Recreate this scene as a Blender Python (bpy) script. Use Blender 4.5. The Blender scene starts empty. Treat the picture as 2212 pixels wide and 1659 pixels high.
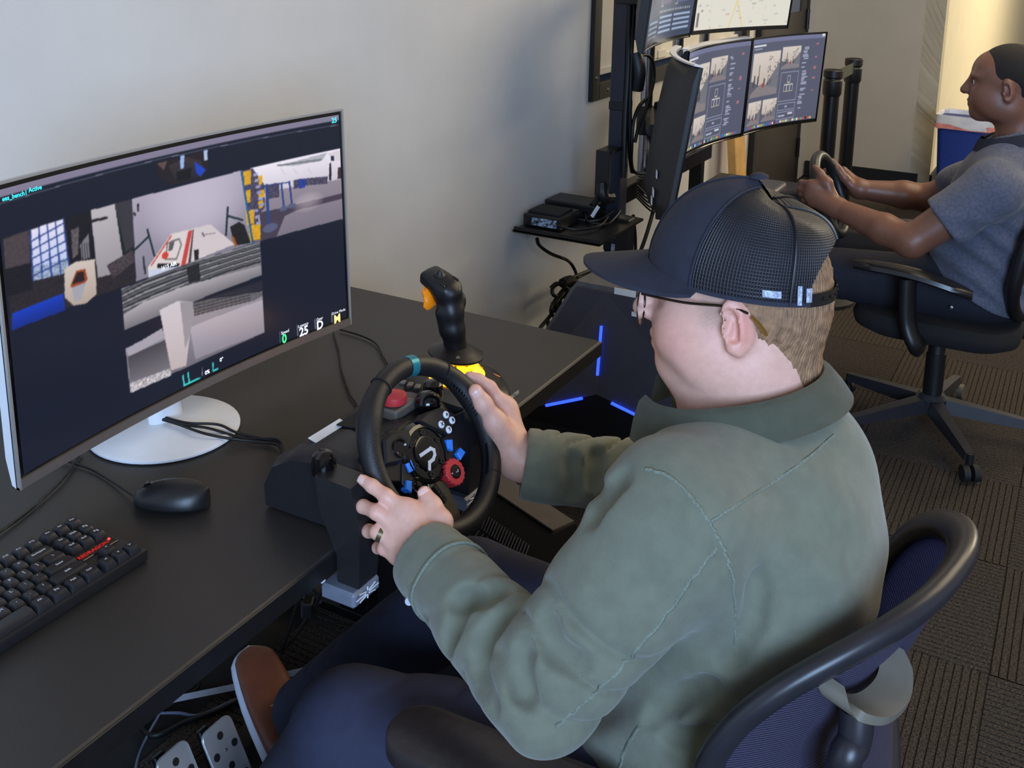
import bpy, bmesh, math, random
import numpy as np
from mathutils import Vector, Matrix
random.seed(7); rng = np.random.default_rng(7)
S = bpy.context.scene
COL = S.collection
V = Vector
# ------------------------------------------------------------------ camera
def cam_axes(yaw, pitch, roll):
    c, s = math.cos, math.sin
    fwd = V((c(yaw)*c(pitch), s(yaw)*c(pitch), -s(pitch)))
    right = V((s(yaw), -c(yaw), 0)); up = right.cross(fwd)
    return c(roll)*right+s(roll)*up, -s(roll)*right+c(roll)*up, -fwd
cd = bpy.data.cameras.new('camera'); cam = bpy.data.objects.new('camera', cd); COL.objects.link(cam)
r_, u_, b_ = cam_axes(math.radians(28.634), math.radians(11.5985), math.radians(1.2242))
cam.matrix_world = Matrix(((r_.x, u_.x, b_.x, 0), (r_.y, u_.y, b_.y, 0), (r_.z, u_.z, b_.z, 1.54), (0, 0, 0, 1)))
cd.sensor_width = 36; cd.lens = 36*2300/2212; cd.shift_y = -(829.5-322.6)/2212
cd.clip_start = 0.02
S.camera = cam
# ------------------------------------------------------------------ light
w = bpy.data.worlds.new('world'); S.world = w; w.use_nodes = True
w.node_tree.nodes['Background'].inputs[0].default_value = (1.0, 0.92, 0.82, 1)
w.node_tree.nodes['Background'].inputs[1].default_value = 0.26
def area(name, loc, target, sx, sy, power, col):
    l = bpy.data.lights.new(name, 'AREA'); l.shape = 'RECTANGLE'; l.size = sx; l.size_y = sy; l.energy = power; l.color = col
    o = bpy.data.objects.new(name, l); COL.objects.link(o); o.location = loc
    o.rotation_euler = (V(target)-V(loc)).to_track_quat('-Z', 'Y').to_euler()
    return o
area('window_light', (-2.1, -1.7, 1.8), (1.6, 0.9, 0.8), 2.0, 2.0, 225, (0.44, 0.65, 1.0))
area('ceiling_light', (3.8, -0.6, 2.9), (3.4, 0.3, 0), 3.2, 1.4, 62, (1.0, 0.81, 0.54))
area('room_light', (9.4, -2.2, 2.5), (9.0, 0.8, 0.9), 2.4, 1.2, 200, (1.0, 0.85, 0.60))
S.view_settings.view_transform = 'Standard'; S.view_settings.look = 'None'
S.view_settings.exposure = 0.0; S.view_settings.gamma = 1.0; S.view_settings.use_curve_mapping = False
# ------------------------------------------------------------------ materials
MATS = {}
def srgb(h):
    if isinstance(h, str):
        h = h.lstrip('#'); c = [int(h[i:i+2], 16)/255 for i in (0, 2, 4)]
    else: c = [v/255 for v in h]
    return tuple(v/12.92 if v <= .04045 else ((v+.055)/1.055)**2.4 for v in c)
def pm(name, col, rough=0.5, metal=0.0, var=0.12, scale=30.0, bump=0.0, bscale=200.0, emit=None, es=1.0, spec=0.5, vcol=False, trans=0.0, wave=None, coat=0.0, sheen=0.0, sss=0.0):
    if name in MATS: return MATS[name]
    m = bpy.data.materials.new(name); m.use_nodes = True; nt = m.node_tree; N = nt.nodes; L = nt.links
    p = N['Principled BSDF']; col = srgb(col)
    tc = N.new('ShaderNodeTexCoord')
    nz = N.new('ShaderNodeTexNoise'); nz.inputs['Scale'].default_value = scale; nz.inputs['Detail'].default_value = 4
    L.new(tc.outputs['Object'], nz.inputs['Vector'])
    mp = N.new('ShaderNodeMapRange'); mp.inputs[1].default_value = .3; mp.inputs[2].default_value = .7
    mp.inputs[3].default_value = 1-var; mp.inputs[4].default_value = 1+var
    L.new(nz.outputs[0], mp.inputs[0])
    mx = N.new('ShaderNodeMix'); mx.data_type = 'RGBA'; mx.blend_type = 'MULTIPLY'; mx.inputs[0].default_value = 1
    if vcol:
        at = N.new('ShaderNodeAttribute'); at.attribute_name = 'Col'; L.new(at.outputs['Color'], mx.inputs[6])
    else: mx.inputs[6].default_value = (*col, 1)
    L.new(mp.outputs[0], mx.inputs[7]); L.new(mx.outputs[2], p.inputs['Base Color'])
    p.inputs['Roughness'].default_value = rough; p.inputs['Metallic'].default_value = metal
    p.inputs['Specular IOR Level'].default_value = spec
    p.inputs['Coat Weight'].default_value = coat
    if sheen: p.inputs['Sheen Weight'].default_value = sheen
    if sss:
        p.inputs['Subsurface Weight'].default_value = sss; p.inputs['Subsurface Radius'].default_value = (.012, .004, .002); p.inputs['Subsurface Scale'].default_value = 1
    if trans: p.inputs['Transmission Weight'].default_value = trans
    if emit is not None:
        if emit == 'vcol': L.new(mx.outputs[2], p.inputs['Emission Color'])
        else: p.inputs['Emission Color'].default_value = (*srgb(emit), 1)
        p.inputs['Emission Strength'].default_value = es
    if bump or wave:
        bp = N.new('ShaderNodeBump'); bp.inputs['Strength'].default_value = bump if bump else wave[2]; bp.inputs['Distance'].default_value = .002
        if wave:
            wv = N.new('ShaderNodeTexWave'); wv.bands_direction = wave[0]; wv.inputs['Scale'].default_value = wave[1]
            L.new(tc.outputs['Object'], wv.inputs['Vector']); L.new(wv.outputs[1], bp.inputs['Height'])
        else:
            n2 = N.new('ShaderNodeTexNoise'); n2.inputs['Scale'].default_value = bscale; n2.inputs['Detail'].default_value = 3
            L.new(tc.outputs['Object'], n2.inputs['Vector']); L.new(n2.outputs[0], bp.inputs['Height'])
        L.new(bp.outputs[0], p.inputs['Normal'])
    MATS[name] = m; return m
# ------------------------------------------------------------------ mesh helpers
def setcol(me, cols):
    a = me.color_attributes.new('Col', 'FLOAT_COLOR', 'POINT')
    c = np.ones((len(me.vertices), 4), np.float32); c[:, :3] = cols; a.data.foreach_set('color', c.ravel())
def link(name, me, m, parent=None, ang=35):
    if m is not None: me.materials.append(m)
    if ang is not None and len(me.polygons):
        me.shade_smooth(); me.set_sharp_from_angle(angle=math.radians(ang))
    o = bpy.data.objects.new(name, me); COL.objects.link(o)
    return o
INV = {}
def attach(o, parent):
    o.parent = parent; o.matrix_parent_inverse = INV.get(parent.name, Matrix())
def tag(o, label, cat, group=None, kind=None):
    if label: o['label'] = label
    if cat: o['category'] = cat
    if group: o['group'] = group
    if kind: o['kind'] = kind
    return o
def thing(name, label, cat, loc, group=None):
    o = bpy.data.objects.new(name, None); COL.objects.link(o); o.location = loc; o.empty_display_size = .05
    INV[o.name] = Matrix.Translation(-V(loc)); return tag(o, label, cat, group)
def frame(origin, x=None, z=None, y=None):
    """matrix with local z (and x or y) axes given"""
    if z is not None:
        z = V(z).normalized()
        if x is not None: x = V(x); x = (x-z*x.dot(z)).normalized(); y = z.cross(x)
        else: y = V(y); y = (y-z*y.dot(z)).normalized(); x = y.cross(z)
    else:
        x = V(x).normalized(); y = V(y); y = (y-x*y.dot(x)).normalized(); z = x.cross(y)
    return Matrix(((x.x, y.x, z.x, origin[0]), (x.y, y.y, z.y, origin[1]), (x.z, y.z, z.z, origin[2]), (0, 0, 0, 1)))
def T(x, y, z): return Matrix.Translation((x, y, z))
def RZ(a): return Matrix.Rotation(math.radians(a), 4, 'Z')
def RX(a): return Matrix.Rotation(math.radians(a), 4, 'X')
def RY(a): return Matrix.Rotation(math.radians(a), 4, 'Y')
I4 = Matrix()
class MB:
    def __init__(s, M=None): s.bm = bmesh.new(); s.M = M or Matrix()
    def box(s, c, size, M=None, bevel=0.0, seg=1, taper=None):
        r = bmesh.ops.create_cube(s.bm, size=1.0); vs = r['verts']
        for v in vs:
            k = 1.0
            if taper and v.co.z > 0: v.co.x *= taper[0]; v.co.y *= taper[1]
            v.co = V((v.co.x*size[0], v.co.y*size[1], v.co.z*size[2]))
        if bevel:
            es = list({e for v in vs for e in v.link_edges})
            g = bmesh.ops.bevel(s.bm, geom=es, offset=bevel, segments=seg, affect='EDGES', profile=.5, clamp_overlap=True)
            vs = list({v for f in g['faces'] for v in f.verts} | {v for v in vs if v.is_valid})
        MM = s.M @ T(*c) @ (M or Matrix())
        for v in vs: v.co = MM @ v.co
        return s
    def pts(s, ps): return [s.bm.verts.new(s.M @ V(p)) for p in ps]
    def loft(s, rings, closed=True, caps=True, loop=False):
        R = [s.pts(r) for r in rings]; n = len(R[0]); m = len(R)
        for i in range(m if loop else m-1):
            a, b = R[i], R[(i+1) % m]
            for j in range(n if closed else n-1):
                k = (j+1) % n
                try: s.bm.faces.new((a[j], a[k], b[k], b[j]))
                except ValueError: pass
        if caps and not loop and closed:
            try: s.bm.faces.new(R[0][::-1]); s.bm.faces.new(R[-1])
            except ValueError: pass
        return s
    def tube(s, pts, r, n=8, closed=False, caps=True, flat=None):
        P = [V(p) for p in pts]; m = len(P)
        rs = r if isinstance(r, (list, tuple)) else [r]*m
        if len(rs) != m: rs = list(float(q) for q in np.interp(np.linspace(0, 1, m), np.linspace(0, 1, len(rs)), rs))
        tan = []
        for i in range(m):
            a = P[(i-1) % m] if (closed or i > 0) else P[0]; b = P[(i+1) % m] if (closed or i < m-1) else P[-1]
            d = b-a; tan.append(d.normalized() if d.length > 1e-9 else V((0, 0, 1)))
        up = V((0, 0, 1)) if abs(tan[0].z) < .9 else V((0, 1, 0))
        x = up.cross(tan[0]).normalized(); rings = []
        for i in range(m):
            t = tan[i]; x = (x-t*x.dot(t)); x = x.normalized() if x.length > 1e-6 else t.orthogonal().normalized(); y = t.cross(x)
            fx, fy = flat or (1, 1)
            rings.append([P[i]+rs[i]*(fx*math.cos(2*math.pi*k/n)*x+fy*math.sin(2*math.pi*k/n)*y) for k in range(n)])
        return s.loft(rings, True, caps, closed)
    def lathe(s, prof, n=24, M=None, caps=True):
        MM = M or Matrix()
        return s.loft([[MM @ V((r*math.cos(2*math.pi*k/n), r*math.sin(2*math.pi*k/n), z)) for k in range(n)] for r, z in prof], True, caps)
    def prism(s, poly, z0, z1, M=None, inset=None):
        MM = M or Matrix(); rings = [[MM @ V((x, y, z0)) for x, y in poly], [MM @ V((x, y, z1)) for x, y in poly]]
        if inset:
            cx = sum(p[0] for p in poly)/len(poly); cy = sum(p[1] for p in poly)/len(poly); d, h = inset
            def sh(x, y):
                l = math.hypot(x-cx, y-cy) or 1; f = (l-d)/l
                return cx+(x-cx)*f, cy+(y-cy)*f
            rings[1:] = [[MM @ V((x, y, z1-h)) for x, y in poly], [MM @ V((*sh(x, y), z1)) for x, y in poly]]
        return s.loft(rings)
    def grid(s, fn, nu, nv, wrapu=False):
        R = [[s.bm.verts.new(s.M @ V(fn(i/(nu if wrapu else nu-1), j/(nv-1)))) for i in range(nu)] for j in range(nv)]
        for j in range(nv-1):
            for i in range(nu if wrapu else nu-1):
                k = (i+1) % nu
                s.bm.faces.new((R[j][i], R[j][k], R[j+1][k], R[j+1][i]))
        return s
    def quad(s, a, b, c, d): s.bm.faces.new(s.pts((a, b, c, d))); return s
    def solid(s, t):
        g = bmesh.ops.solidify(s.bm, geom=s.bm.faces[:], thickness=t); return s
    def mesh(s, name):
        bmesh.ops.recalc_face_normals(s.bm, faces=s.bm.faces[:])
        me = bpy.data.meshes.new(name); s.bm.to_mesh(me); s.bm.free(); return me
    def build(s, name, m, parent=None, ang=35):
        o = link(name, s.mesh(name), m, None, ang)
        if parent is not None: attach(o, parent)
        return o
def rrect(w, h, r, n=4):
    out = []
    for cx, cy, a0 in ((w/2-r, h/2-r, 0), (-w/2+r, h/2-r, 90), (-w/2+r, -h/2+r, 180), (w/2-r, -h/2+r, 270)):
        for i in range(n+1):
            a = math.radians(a0+90*i/n); out.append((cx+r*math.cos(a), cy+r*math.sin(a)))
    return out
def spline(P, n=8, closed=False):
    P = [V(p) for p in P]; out = []; m = len(P)
    for i in range(m if closed else m-1):
        p0 = P[(i-1) % m] if (closed or i > 0) else P[0]; p1 = P[i]; p2 = P[(i+1) % m]; p3 = P[(i+2) % m] if (closed or i < m-2) else P[-1]
        for k in range(n):
            t = k/n
            out.append(.5*((2*p1)+(p2-p0)*t+(2*p0-5*p1+4*p2-p3)*t*t+(3*p1-p0-3*p2+p3)*t**3))
    if not closed: out.append(P[-1])
    return out
def cable(name, P, r, m, label=None, cat='cable', parent=None, n=6, group=None):
    o = MB().tube(spline(P, 6), r, n).build(name, m, parent, 60)
    if label: tag(o, label, cat, group)
    return o
def text_mesh(s, size, M, bold=0.0, depth=0.0, align='CENTER', fn=None):
    cu = bpy.data.curves.new('t', 'FONT'); cu.body = s; cu.size = size; cu.align_x = align; cu.align_y = 'CENTER'; cu.resolution_u = 3; cu.offset = bold; cu.extrude = depth
    o = bpy.data.objects.new('t', cu); COL.objects.link(o)
    dg = bpy.context.evaluated_depsgraph_get(); me = bpy.data.meshes.new_from_object(o.evaluated_get(dg), depsgraph=dg)
    bpy.data.objects.remove(o); bpy.data.curves.remove(cu)
    if fn:
        for v in me.vertices: v.co = fn(v.co)
    else: me.transform(M)
    me.materials.clear()
    return me
def text(name, s, size, M, m, parent=None, bold=0.0, depth=0.0002, align='CENTER', fn=None):
    o = link(name, text_mesh(s, size, M, bold, depth, align, fn), m, None, None)
    if parent is not None: attach(o, parent)
    return o
# ------------------------------------------------------------------ signed-distance bodies
class SDF:
    def __init__(s, lo, hi, res):
        s.res = res; s.lo = np.array(lo, float); n = np.ceil((np.array(hi)-s.lo)/res).astype(int)+1
        s.ax = [s.lo[i]+res*np.arange(n[i]) for i in range(3)]; s.d = np.full(n, .3, np.float32)
    def _win(s, lo, hi):
        sl = []
        for i in range(3):
            a = int(np.searchsorted(s.ax[i], lo[i])); b = int(np.searchsorted(s.ax[i], hi[i], 'right')); sl.append(slice(max(a, 0), max(b, 0)))
        if any(x.stop <= x.start for x in sl): return None, None
        X, Y, Z = np.meshgrid(*[s.ax[i][sl[i]].astype(np.float32) for i in range(3)], indexing='ij', sparse=False)
        return tuple(sl), (X, Y, Z)
    def _comb(s, sl, e, k, op):
        a = s.d[sl]; k = max(k, 1e-5)
        if op == '+': h = np.maximum(k-np.abs(a-e), 0)/k; s.d[sl] = np.minimum(a, e)-h*h*k*.25
        elif op == '-': e = -e; h = np.maximum(k-np.abs(a-e), 0)/k; s.d[sl] = np.maximum(a, e)+h*h*k*.25
        elif op == '&': h = np.maximum(k-np.abs(a-e), 0)/k; s.d[sl] = np.maximum(a, e)+h*h*k*.25
        return s
    def cap(s, a, b, ra, rb=None, k=.01, op='+', sc=None):
        a = np.array(a, float); b = np.array(b, float); rb = ra if rb is None else rb; m = max(ra, rb)+k+.04
        sl, G = s._win(np.minimum(a, b)-m, np.maximum(a, b)+m)
        if sl is None: return s
        ba = b-a; L2 = ba@ba+1e-12
        t = np.clip(((G[0]-a[0])*ba[0]+(G[1]-a[1])*ba[1]+(G[2]-a[2])*ba[2])/L2, 0, 1)
        e = np.sqrt((G[0]-a[0]-t*ba[0])**2+(G[1]-a[1]-t*ba[1])**2+(G[2]-a[2]-t*ba[2])**2)-(ra+(rb-ra)*t)
        return s._comb(sl, e, k, op)
    def chain(s, P, r, k=.01, op='+'):
        for i in range(len(P)-1): s.cap(P[i], P[i+1], r[i], r[i+1], k, op)
        return s
    def ell(s, c, r, M=None, k=.01, op='+'):
        c = np.array(c, float); m = max(r)+k+.04
        sl, G = s._win(c-m, c+m)
        if sl is None: return s
        Q = [G[i]-c[i] for i in range(3)]
        if M is not None:
            A = np.array(M.to_3x3()).T; Q = [A[i, 0]*Q[0]+A[i, 1]*Q[1]+A[i, 2]*Q[2] for i in range(3)]
        k0 = np.sqrt(sum((Q[i]/r[i])**2 for i in range(3))); k1 = np.sqrt(sum((Q[i]/r[i]**2)**2 for i in range(3)))+1e-6
        return s._comb(sl, k0*(k0-1)/k1, k, op)
    def box(s, c, h, M=None, rr=.01, k=.01, op='+'):
        c = np.array(c, float); m = float(np.linalg.norm(h))+k+.04
        sl, G = s._win(c-m, c+m)
        if sl is None: return s
        Q = [G[i]-c[i] for i in range(3)]
        if M is not None:
            A = np.array(M.to_3x3()).T; Q = [A[i, 0]*Q[0]+A[i, 1]*Q[1]+A[i, 2]*Q[2] for i in range(3)]
        q = [np.abs(Q[i])-(h[i]-rr) for i in range(3)]
        e = np.sqrt(sum(np.maximum(v, 0)**2 for v in q))+np.minimum(np.maximum(np.maximum(q[0], q[1]), q[2]), 0)-rr
        return s._comb(sl, e, k, op)
    def half(s, p, n, k=.003, op='&'):
        """keep the side where (x-p).n < 0"""
        n = np.array(n, float); n /= np.linalg.norm(n)
        X, Y, Z = np.meshgrid(*[a.astype(np.float32) for a in s.ax], indexing='ij')
        e = (X-p[0])*n[0]+(Y-p[1])*n[1]+(Z-p[2])*n[2]
        return s._comb(tuple(slice(None) for _ in range(3)), e, k, op)
    def disp(s, f, lo=None, hi=None):
        sl, G = s._win(lo if lo is not None else s.lo-1, hi if hi is not None else s.lo+9)
        s.d[sl] += f(*G).astype(np.float32); return s
    def arrays(s):
        d = s.d; sg = d < 0; nx, ny, nz = d.shape
        c = np.zeros((nx-1, ny-1, nz-1), np.int8)
        for i in (0, 1):
            for j in (0, 1):
                for k in (0, 1): c += sg[i:nx-1+i, j:ny-1+j, k:nz-1+k]
        act = np.argwhere((c > 0) & (c < 8)); idx = np.full(c.shape, -1, np.int32); idx[tuple(act.T)] = np.arange(len(act))
        off = [(i, j, k) for i in (0, 1) for j in (0, 1) for k in (0, 1)]
        val = np.stack([d[act[:, 0]+o[0], act[:, 1]+o[1], act[:, 2]+o[2]] for o in off], 1)
        acc = np.zeros((len(act), 3)); cnt = np.zeros(len(act))
        for a in range(8):
            for b in range(a+1, 8):
                if sum(abs(off[a][i]-off[b][i]) for i in range(3)) != 1: continue
                va, vb = val[:, a], val[:, b]; x = (va < 0) != (vb < 0)
                t = np.where(x, va/(va-vb+1e-20), 0)[:, None]
                p = np.array(off[a])+t*(np.array(off[b])-np.array(off[a])); acc[x] += p[x]; cnt[x] += 1
        P = (act+acc/cnt[:, None])*s.res+s.lo
        F = []
        for ax in range(3):
            n = [slice(None)]*3; m = [slice(None)]*3; n[ax] = slice(0, -1); m[ax] = slice(1, None)
            a = sg[tuple(n)]; b = sg[tuple(m)]; e = np.argwhere(a != b); u, v = [(1, 2), (2, 0), (0, 1)][ax]
            lim = np.array(c.shape); ok = (e[:, u] > 0) & (e[:, v] > 0) & (e[:, u] < lim[u]) & (e[:, v] < lim[v]) & (e[:, ax] < lim[ax]); e = e[ok]
            def g(du, dv):
                q = e.copy(); q[:, u] -= du; q[:, v] -= dv; return idx[tuple(q.T)]
            q = np.stack([g(1, 1), g(0, 1), g(0, 0), g(1, 0)], 1)
            fl = ~a[tuple(e.T)]; q[fl] = q[fl][:, ::-1]
            F.append(q[(q >= 0).all(1)])
        return P, np.concatenate(F)
def relax(P, F, it=2, lam=.5):
    e = np.concatenate([F[:, [0, 1]], F[:, [1, 2]], F[:, [2, 3]], F[:, [3, 0]]]); n = len(P)
    for _ in range(it):
        acc = np.zeros((n, 3)); cnt = np.zeros(n)
        for i in range(3):
            acc[:, i] = np.bincount(e[:, 0], P[e[:, 1], i], n)+np.bincount(e[:, 1], P[e[:, 0], i], n)
        cnt = np.bincount(e[:, 0], minlength=n)+np.bincount(e[:, 1], minlength=n)
        P = P+lam*(acc/np.maximum(cnt, 1)[:, None]-P)
    return P
def mesh_np(name, P, F, col=None):
    me = bpy.data.meshes.new(name); me.vertices.add(len(P)); me.vertices.foreach_set('co', P.astype(np.float32).ravel())
    me.loops.add(F.size); me.loops.foreach_set('vertex_index', F.astype(np.int32).ravel())
    me.polygons.add(len(F)); me.polygons.foreach_set('loop_start', np.arange(0, F.size, 4, dtype=np.int32))
    me.update(calc_edges=True); me.validate()
    if col is not None: setcol(me, col)
    return me
def join_np(parts):
    Ps, Fs, o = [], [], 0
    for P, F in parts: Ps.append(P); Fs.append(F+o); o += len(P)
    return np.concatenate(Ps), np.concatenate(Fs)
def lerp(a, b, t): return tuple(a[i]+(b[i]-a[i])*t for i in range(3))

# ================================================================== the room
M_wall = pm('wall_paint', (208, 206, 202), .75, var=.03, scale=6, bump=.25, bscale=60)
M_wallB = pm('wall_paint_cream', (222, 212, 184), .75, var=.03, scale=6, bump=.2, bscale=60)
M_carpet = pm('carpet_pile', (64, 58, 53), .95, var=.75, scale=220, bump=.9, bscale=420, spec=.1)
M_slab = pm('floor_slab', (30, 28, 26), .95)
M_black = pm('black_plastic', (20, 20, 22), .42, var=.15)
M_blackm = pm('black_matte', (16, 16, 17), .7, var=.2)
M_gloss = pm('black_gloss', (10, 10, 12), .15, coat=.3)
M_steel = pm('black_steel', (18, 18, 20), .35, metal=.3)
M_chrome = pm('chrome_tube', (190, 190, 195), .18, metal=1.0, var=.04)
M_white = pm('white_plastic', (226, 228, 232), .35, var=.03)
M_cable = pm('cable_rubber', (12, 12, 13), .5, var=.1)
M_label = pm('paper_label', (225, 225, 225), .6, var=.06)
M_ink = pm('ink', (40, 40, 44), .6)
def structure(o, label=None): o['kind'] = 'structure'; return o
floor = structure(MB().box((7.0, 0.2, -.03), (17, 5.2, .05)).build('floor', M_slab))
tile_m = MB()
prof = []
NR = 27; W = .455
for i in range(NR):
    y0 = -W/2+W*i/NR; p = W/NR
    prof += [(y0, .0), (y0+p*.12, .0045), (y0+p*.88, .0045)]
prof.append((W/2, 0))
tile_m.loft([[(x, y, z) for y, z in prof] for x in (-W/2, W/2)], closed=False, caps=False)
tme = tile_m.mesh('carpet_tile'); tme.materials.append(M_carpet)
for i in range(0, 16):
    for j in range(-3, 5):
        x = 2.27+.457*(i-4)+.2285; y = -.41+.457*j+.2285
        if y > 1.5: continue
        if x > 6.7 and y > .6: continue
        o = bpy.data.objects.new('carpet_tile', tme); COL.objects.link(o); o.location = (x, y, -.0045)
        o.rotation_euler.z = 0 if (i+j) % 2 == 0 else math.pi/2
        o.parent = floor
# back wall with the window opening
WX0, WX1, WZ0, WZ1 = 3.5, 5.45, .935, 2.15
mb = MB()
for x0, x1, z0, z1 in ((-2.2, WX0, 0, 2.9), (WX1, 6.95, 0, 2.9), (WX0, WX1, 0, WZ0), (WX0, WX1, WZ1, 2.9)):
    mb.box(((x0+x1)/2, 1.66, (z0+z1)/2), (x1-x0, .12, z1-z0))
structure(mb.build('wall_back', M_wall))
structure(MB().box((7.01, 1.24, 1.45), (.12, .84, 2.9)).build('wall_end', pm('wall_paint_end_shaded', (196, 186, 166), .75, var=.03, scale=6, bump=.2, bscale=60)))  # same wall paint, colour darkened and warmed to imitate the dim warm light here
structure(MB().box((11.45, .88, 1.45), (9.0, .12, 2.9)).build('wall_right', M_wallB))
M_wood = pm('pine_board', (205, 160, 92), .6, var=.18, scale=14)
M_frame = pm('window_frame_black', (22, 20, 18), .5)
M_blind = pm('roller_blind', (222, 219, 212), .8, var=.03, scale=3)
M_glassb = pm('glass_blue_grey', (70, 84, 120), .1, var=.05)
win = structure(MB().box(((WX0+WX1)/2, 1.665, (WZ0+WZ1)/2), (WX1-WX0, .012, WZ1-WZ0)).build('window_1', M_glassb))
fw = .062
for nm, c, s in (('window_frame', (WX0+fw/2, 1.594, (WZ0+WZ1)/2), (fw, .022, WZ1-WZ0)), ('window_frame', (WX1-fw/2, 1.594, (WZ0+WZ1)/2), (fw, .022, WZ1-WZ0)),
                 ('window_frame', ((WX0+WX1)/2, 1.594, WZ0+fw/2), (WX1-WX0-2*fw, .022, fw)), ('window_frame', ((WX0+WX1)/2, 1.594, WZ1-fw/2), (WX1-WX0-2*fw, .022, fw))):
    o = MB().box(c, s, bevel=.002).build(nm, M_frame); o.parent = win
for k, (x, z) in enumerate(((WX0+.03, WZ0+.085), (WX0+.14, WZ0+.03), (WX0+.9, WZ0+.03))):
    o = MB().lathe([(0, 0), (.007, 0), (.006, .003), (0, .004)], 10, frame((x, 1.583, z), z=(0, -1, 0), x=(1, 0, 0))).build('screw', M_chrome); o.parent = win
def blindf(u, v):
    x = WX0+fw+.01+(WX1-WX0-2*fw-.02)*u
    return (x, 1.630+.006*math.sin(u*46+v*3)+.01*math.sin(u*13+2*v), WZ0+fw+.03+(WZ1-WZ0-2*fw-.03)*v)
o = MB().grid(blindf, 90, 12).build('roller_blind', M_blind); o.parent = win
o = MB().box(((WX0+WX1)/2, 1.626, WZ0+fw+.032), (WX1-WX0-2*fw-.03, .012, .03), bevel=.004).build('blind_hem_bar', M_blind); o.parent = win
o = MB().box((4.27, 1.615, WZ0+fw+.045), (.10, .006, .035), bevel=.002).build('blind_pull_tab', M_blind); o.parent = win
# door
M_door = pm('door_dark_paint', (44, 38, 34), .5, var=.06)
door = structure(MB().box((6.13, 1.585, 1.02), (.92, .03, 2.04), bevel=.003).build('door_1', M_door))
for c, s in (((6.62, 1.583, 1.04), (.06, .034, 2.12)), ((5.64, 1.583, 1.04), (.06, .034, 2.12)), ((6.13, 1.583, 2.07), (.92, .034, .06))):
    o = MB().box(c, s, bevel=.003).build('door_frame', M_blackm); o.parent = door
o = MB().box((6.30, 1.567, 1.42), (.30, .006, .62)).build('vision_panel', M_glassb); o.parent = door
o = MB().box((6.42, 1.563, 1.42), (.05, .006, .62)).build('vision_panel_mullion', M_blackm); o.parent = door
for z in (.25, 1.05, 1.8):
    o = MB().tube([(6.59, 1.562, z-.06), (6.59, 1.562, z+.06)], .012, 10).build('hinge', M_black); o.parent = door
structure(MB().box((6.94, 1.24, .05), (.02, .70, .10)).build('baseboard_end', M_blackm))
structure(MB().box((3.4, 1.592, .05), (4.4, .014, .10)).build('baseboard_back', M_blackm))
structure(MB().box((11.4, .813, .05), (8.9, .014, .10)).build('baseboard_right', M_blackm))
tag(MB().box((7.62, .806, 1.30), (.10, .03, .12), bevel=.006).build('thermostat', pm('beige_plastic', (190, 170, 120), .5)), 'small beige wall box fixed high on the cream wall', 'wall box')
# timber leaning on the wall
o = MB().box((5.13, 1.52, .5), (.17, .04, 1.0), RY(-5) @ RX(-4), bevel=.003).build('timber_board', M_wood)
tag(o, 'pale pine board standing against the wall below the curved monitors', 'board')
# recycling bin
bn = thing('recycling_bin', 'blue recycling bin with a white liner bag folded over its rim', 'bin', (6.52, .60, 0))
M_bin = pm('bin_blue', (24, 52, 130), .5, var=.05)
def rr_ring(w, d, r, z, jit=0, c=(6.52, .60)): return [(c[0]+x+jit*random.uniform(-1, 1), c[1]+y+jit*random.uniform(-1, 1), z+jit*random.uniform(-1, 1)) for x, y in rrect(w, d, r, 5)]
MB().loft([rr_ring(.20, .22, .03, 0), rr_ring(.20, .22, .03, .01), rr_ring(.27, .29, .035, .545)], caps=True).build('bin_body', M_bin, bn)
M_liner = pm('bin_liner', (222, 222, 224), .3, var=.08, scale=20, bump=.6, bscale=40)
M_linerp = pm('bin_liner_red_print', (232, 150, 140), .35, var=.25, scale=25)
mb = MB(); rings = [rr_ring(.24, .26, .03, .50), rr_ring(.262, .282, .035, .565, .004), rr_ring(.29, .31, .04, .572, .004), rr_ring(.292, .312, .04, .53, .004), rr_ring(.288, .308, .04, .50, .004)]
mb.loft(rings, caps=False).build('liner_bag', M_liner, bn)
MB().loft([rr_ring(.296, .316, .04, .525, .002), rr_ring(.294, .314, .04, .495, .004)], caps=False).build('liner_print_band', M_linerp, bn)
# stanchions
def stanchion(x, y, label, h=1.0):
    t = thing('queue_post', label, 'barrier post', (x, y, 0), 'belt barrier posts by the end wall')
    MB().lathe([(0, 0), (.17, 0), (.17, .015), (.15, .03), (.04, .04), (0, .04)], 28, T(x, y, 0)).build('base', M_blackm, t)
    MB().lathe([(.032, .03), (.032, h-.10), (0, h-.10)], 20, T(x, y, 0)).build('post', M_steel, t)
    MB().lathe([(.034, h-.11), (.039, h-.10), (.039, h-.045), (.035, h-.04), (.035, h-.035), (.040, h-.03), (.040, h-.004), (.036, h), (.03, h-.004), (0, h-.004)], 20, T(x, y, 0)).build('belt_head', M_black, t)
    return t
s1 = stanchion(5.02, .965, 'black belt barrier post standing farthest right, nearest the blue bin', 1.0)
s2 = stanchion(4.53, .95, 'black belt barrier post half hidden behind the right curved monitor')
M_belt = pm('belt_green_grey', (70, 74, 62), .8)
o = MB().box((4.775, .958, .96), (.40, .003, .05)).build('barrier_belt', M_belt)
tag(o, 'short dark belt stretched between the two barrier posts', 'belt')

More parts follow.
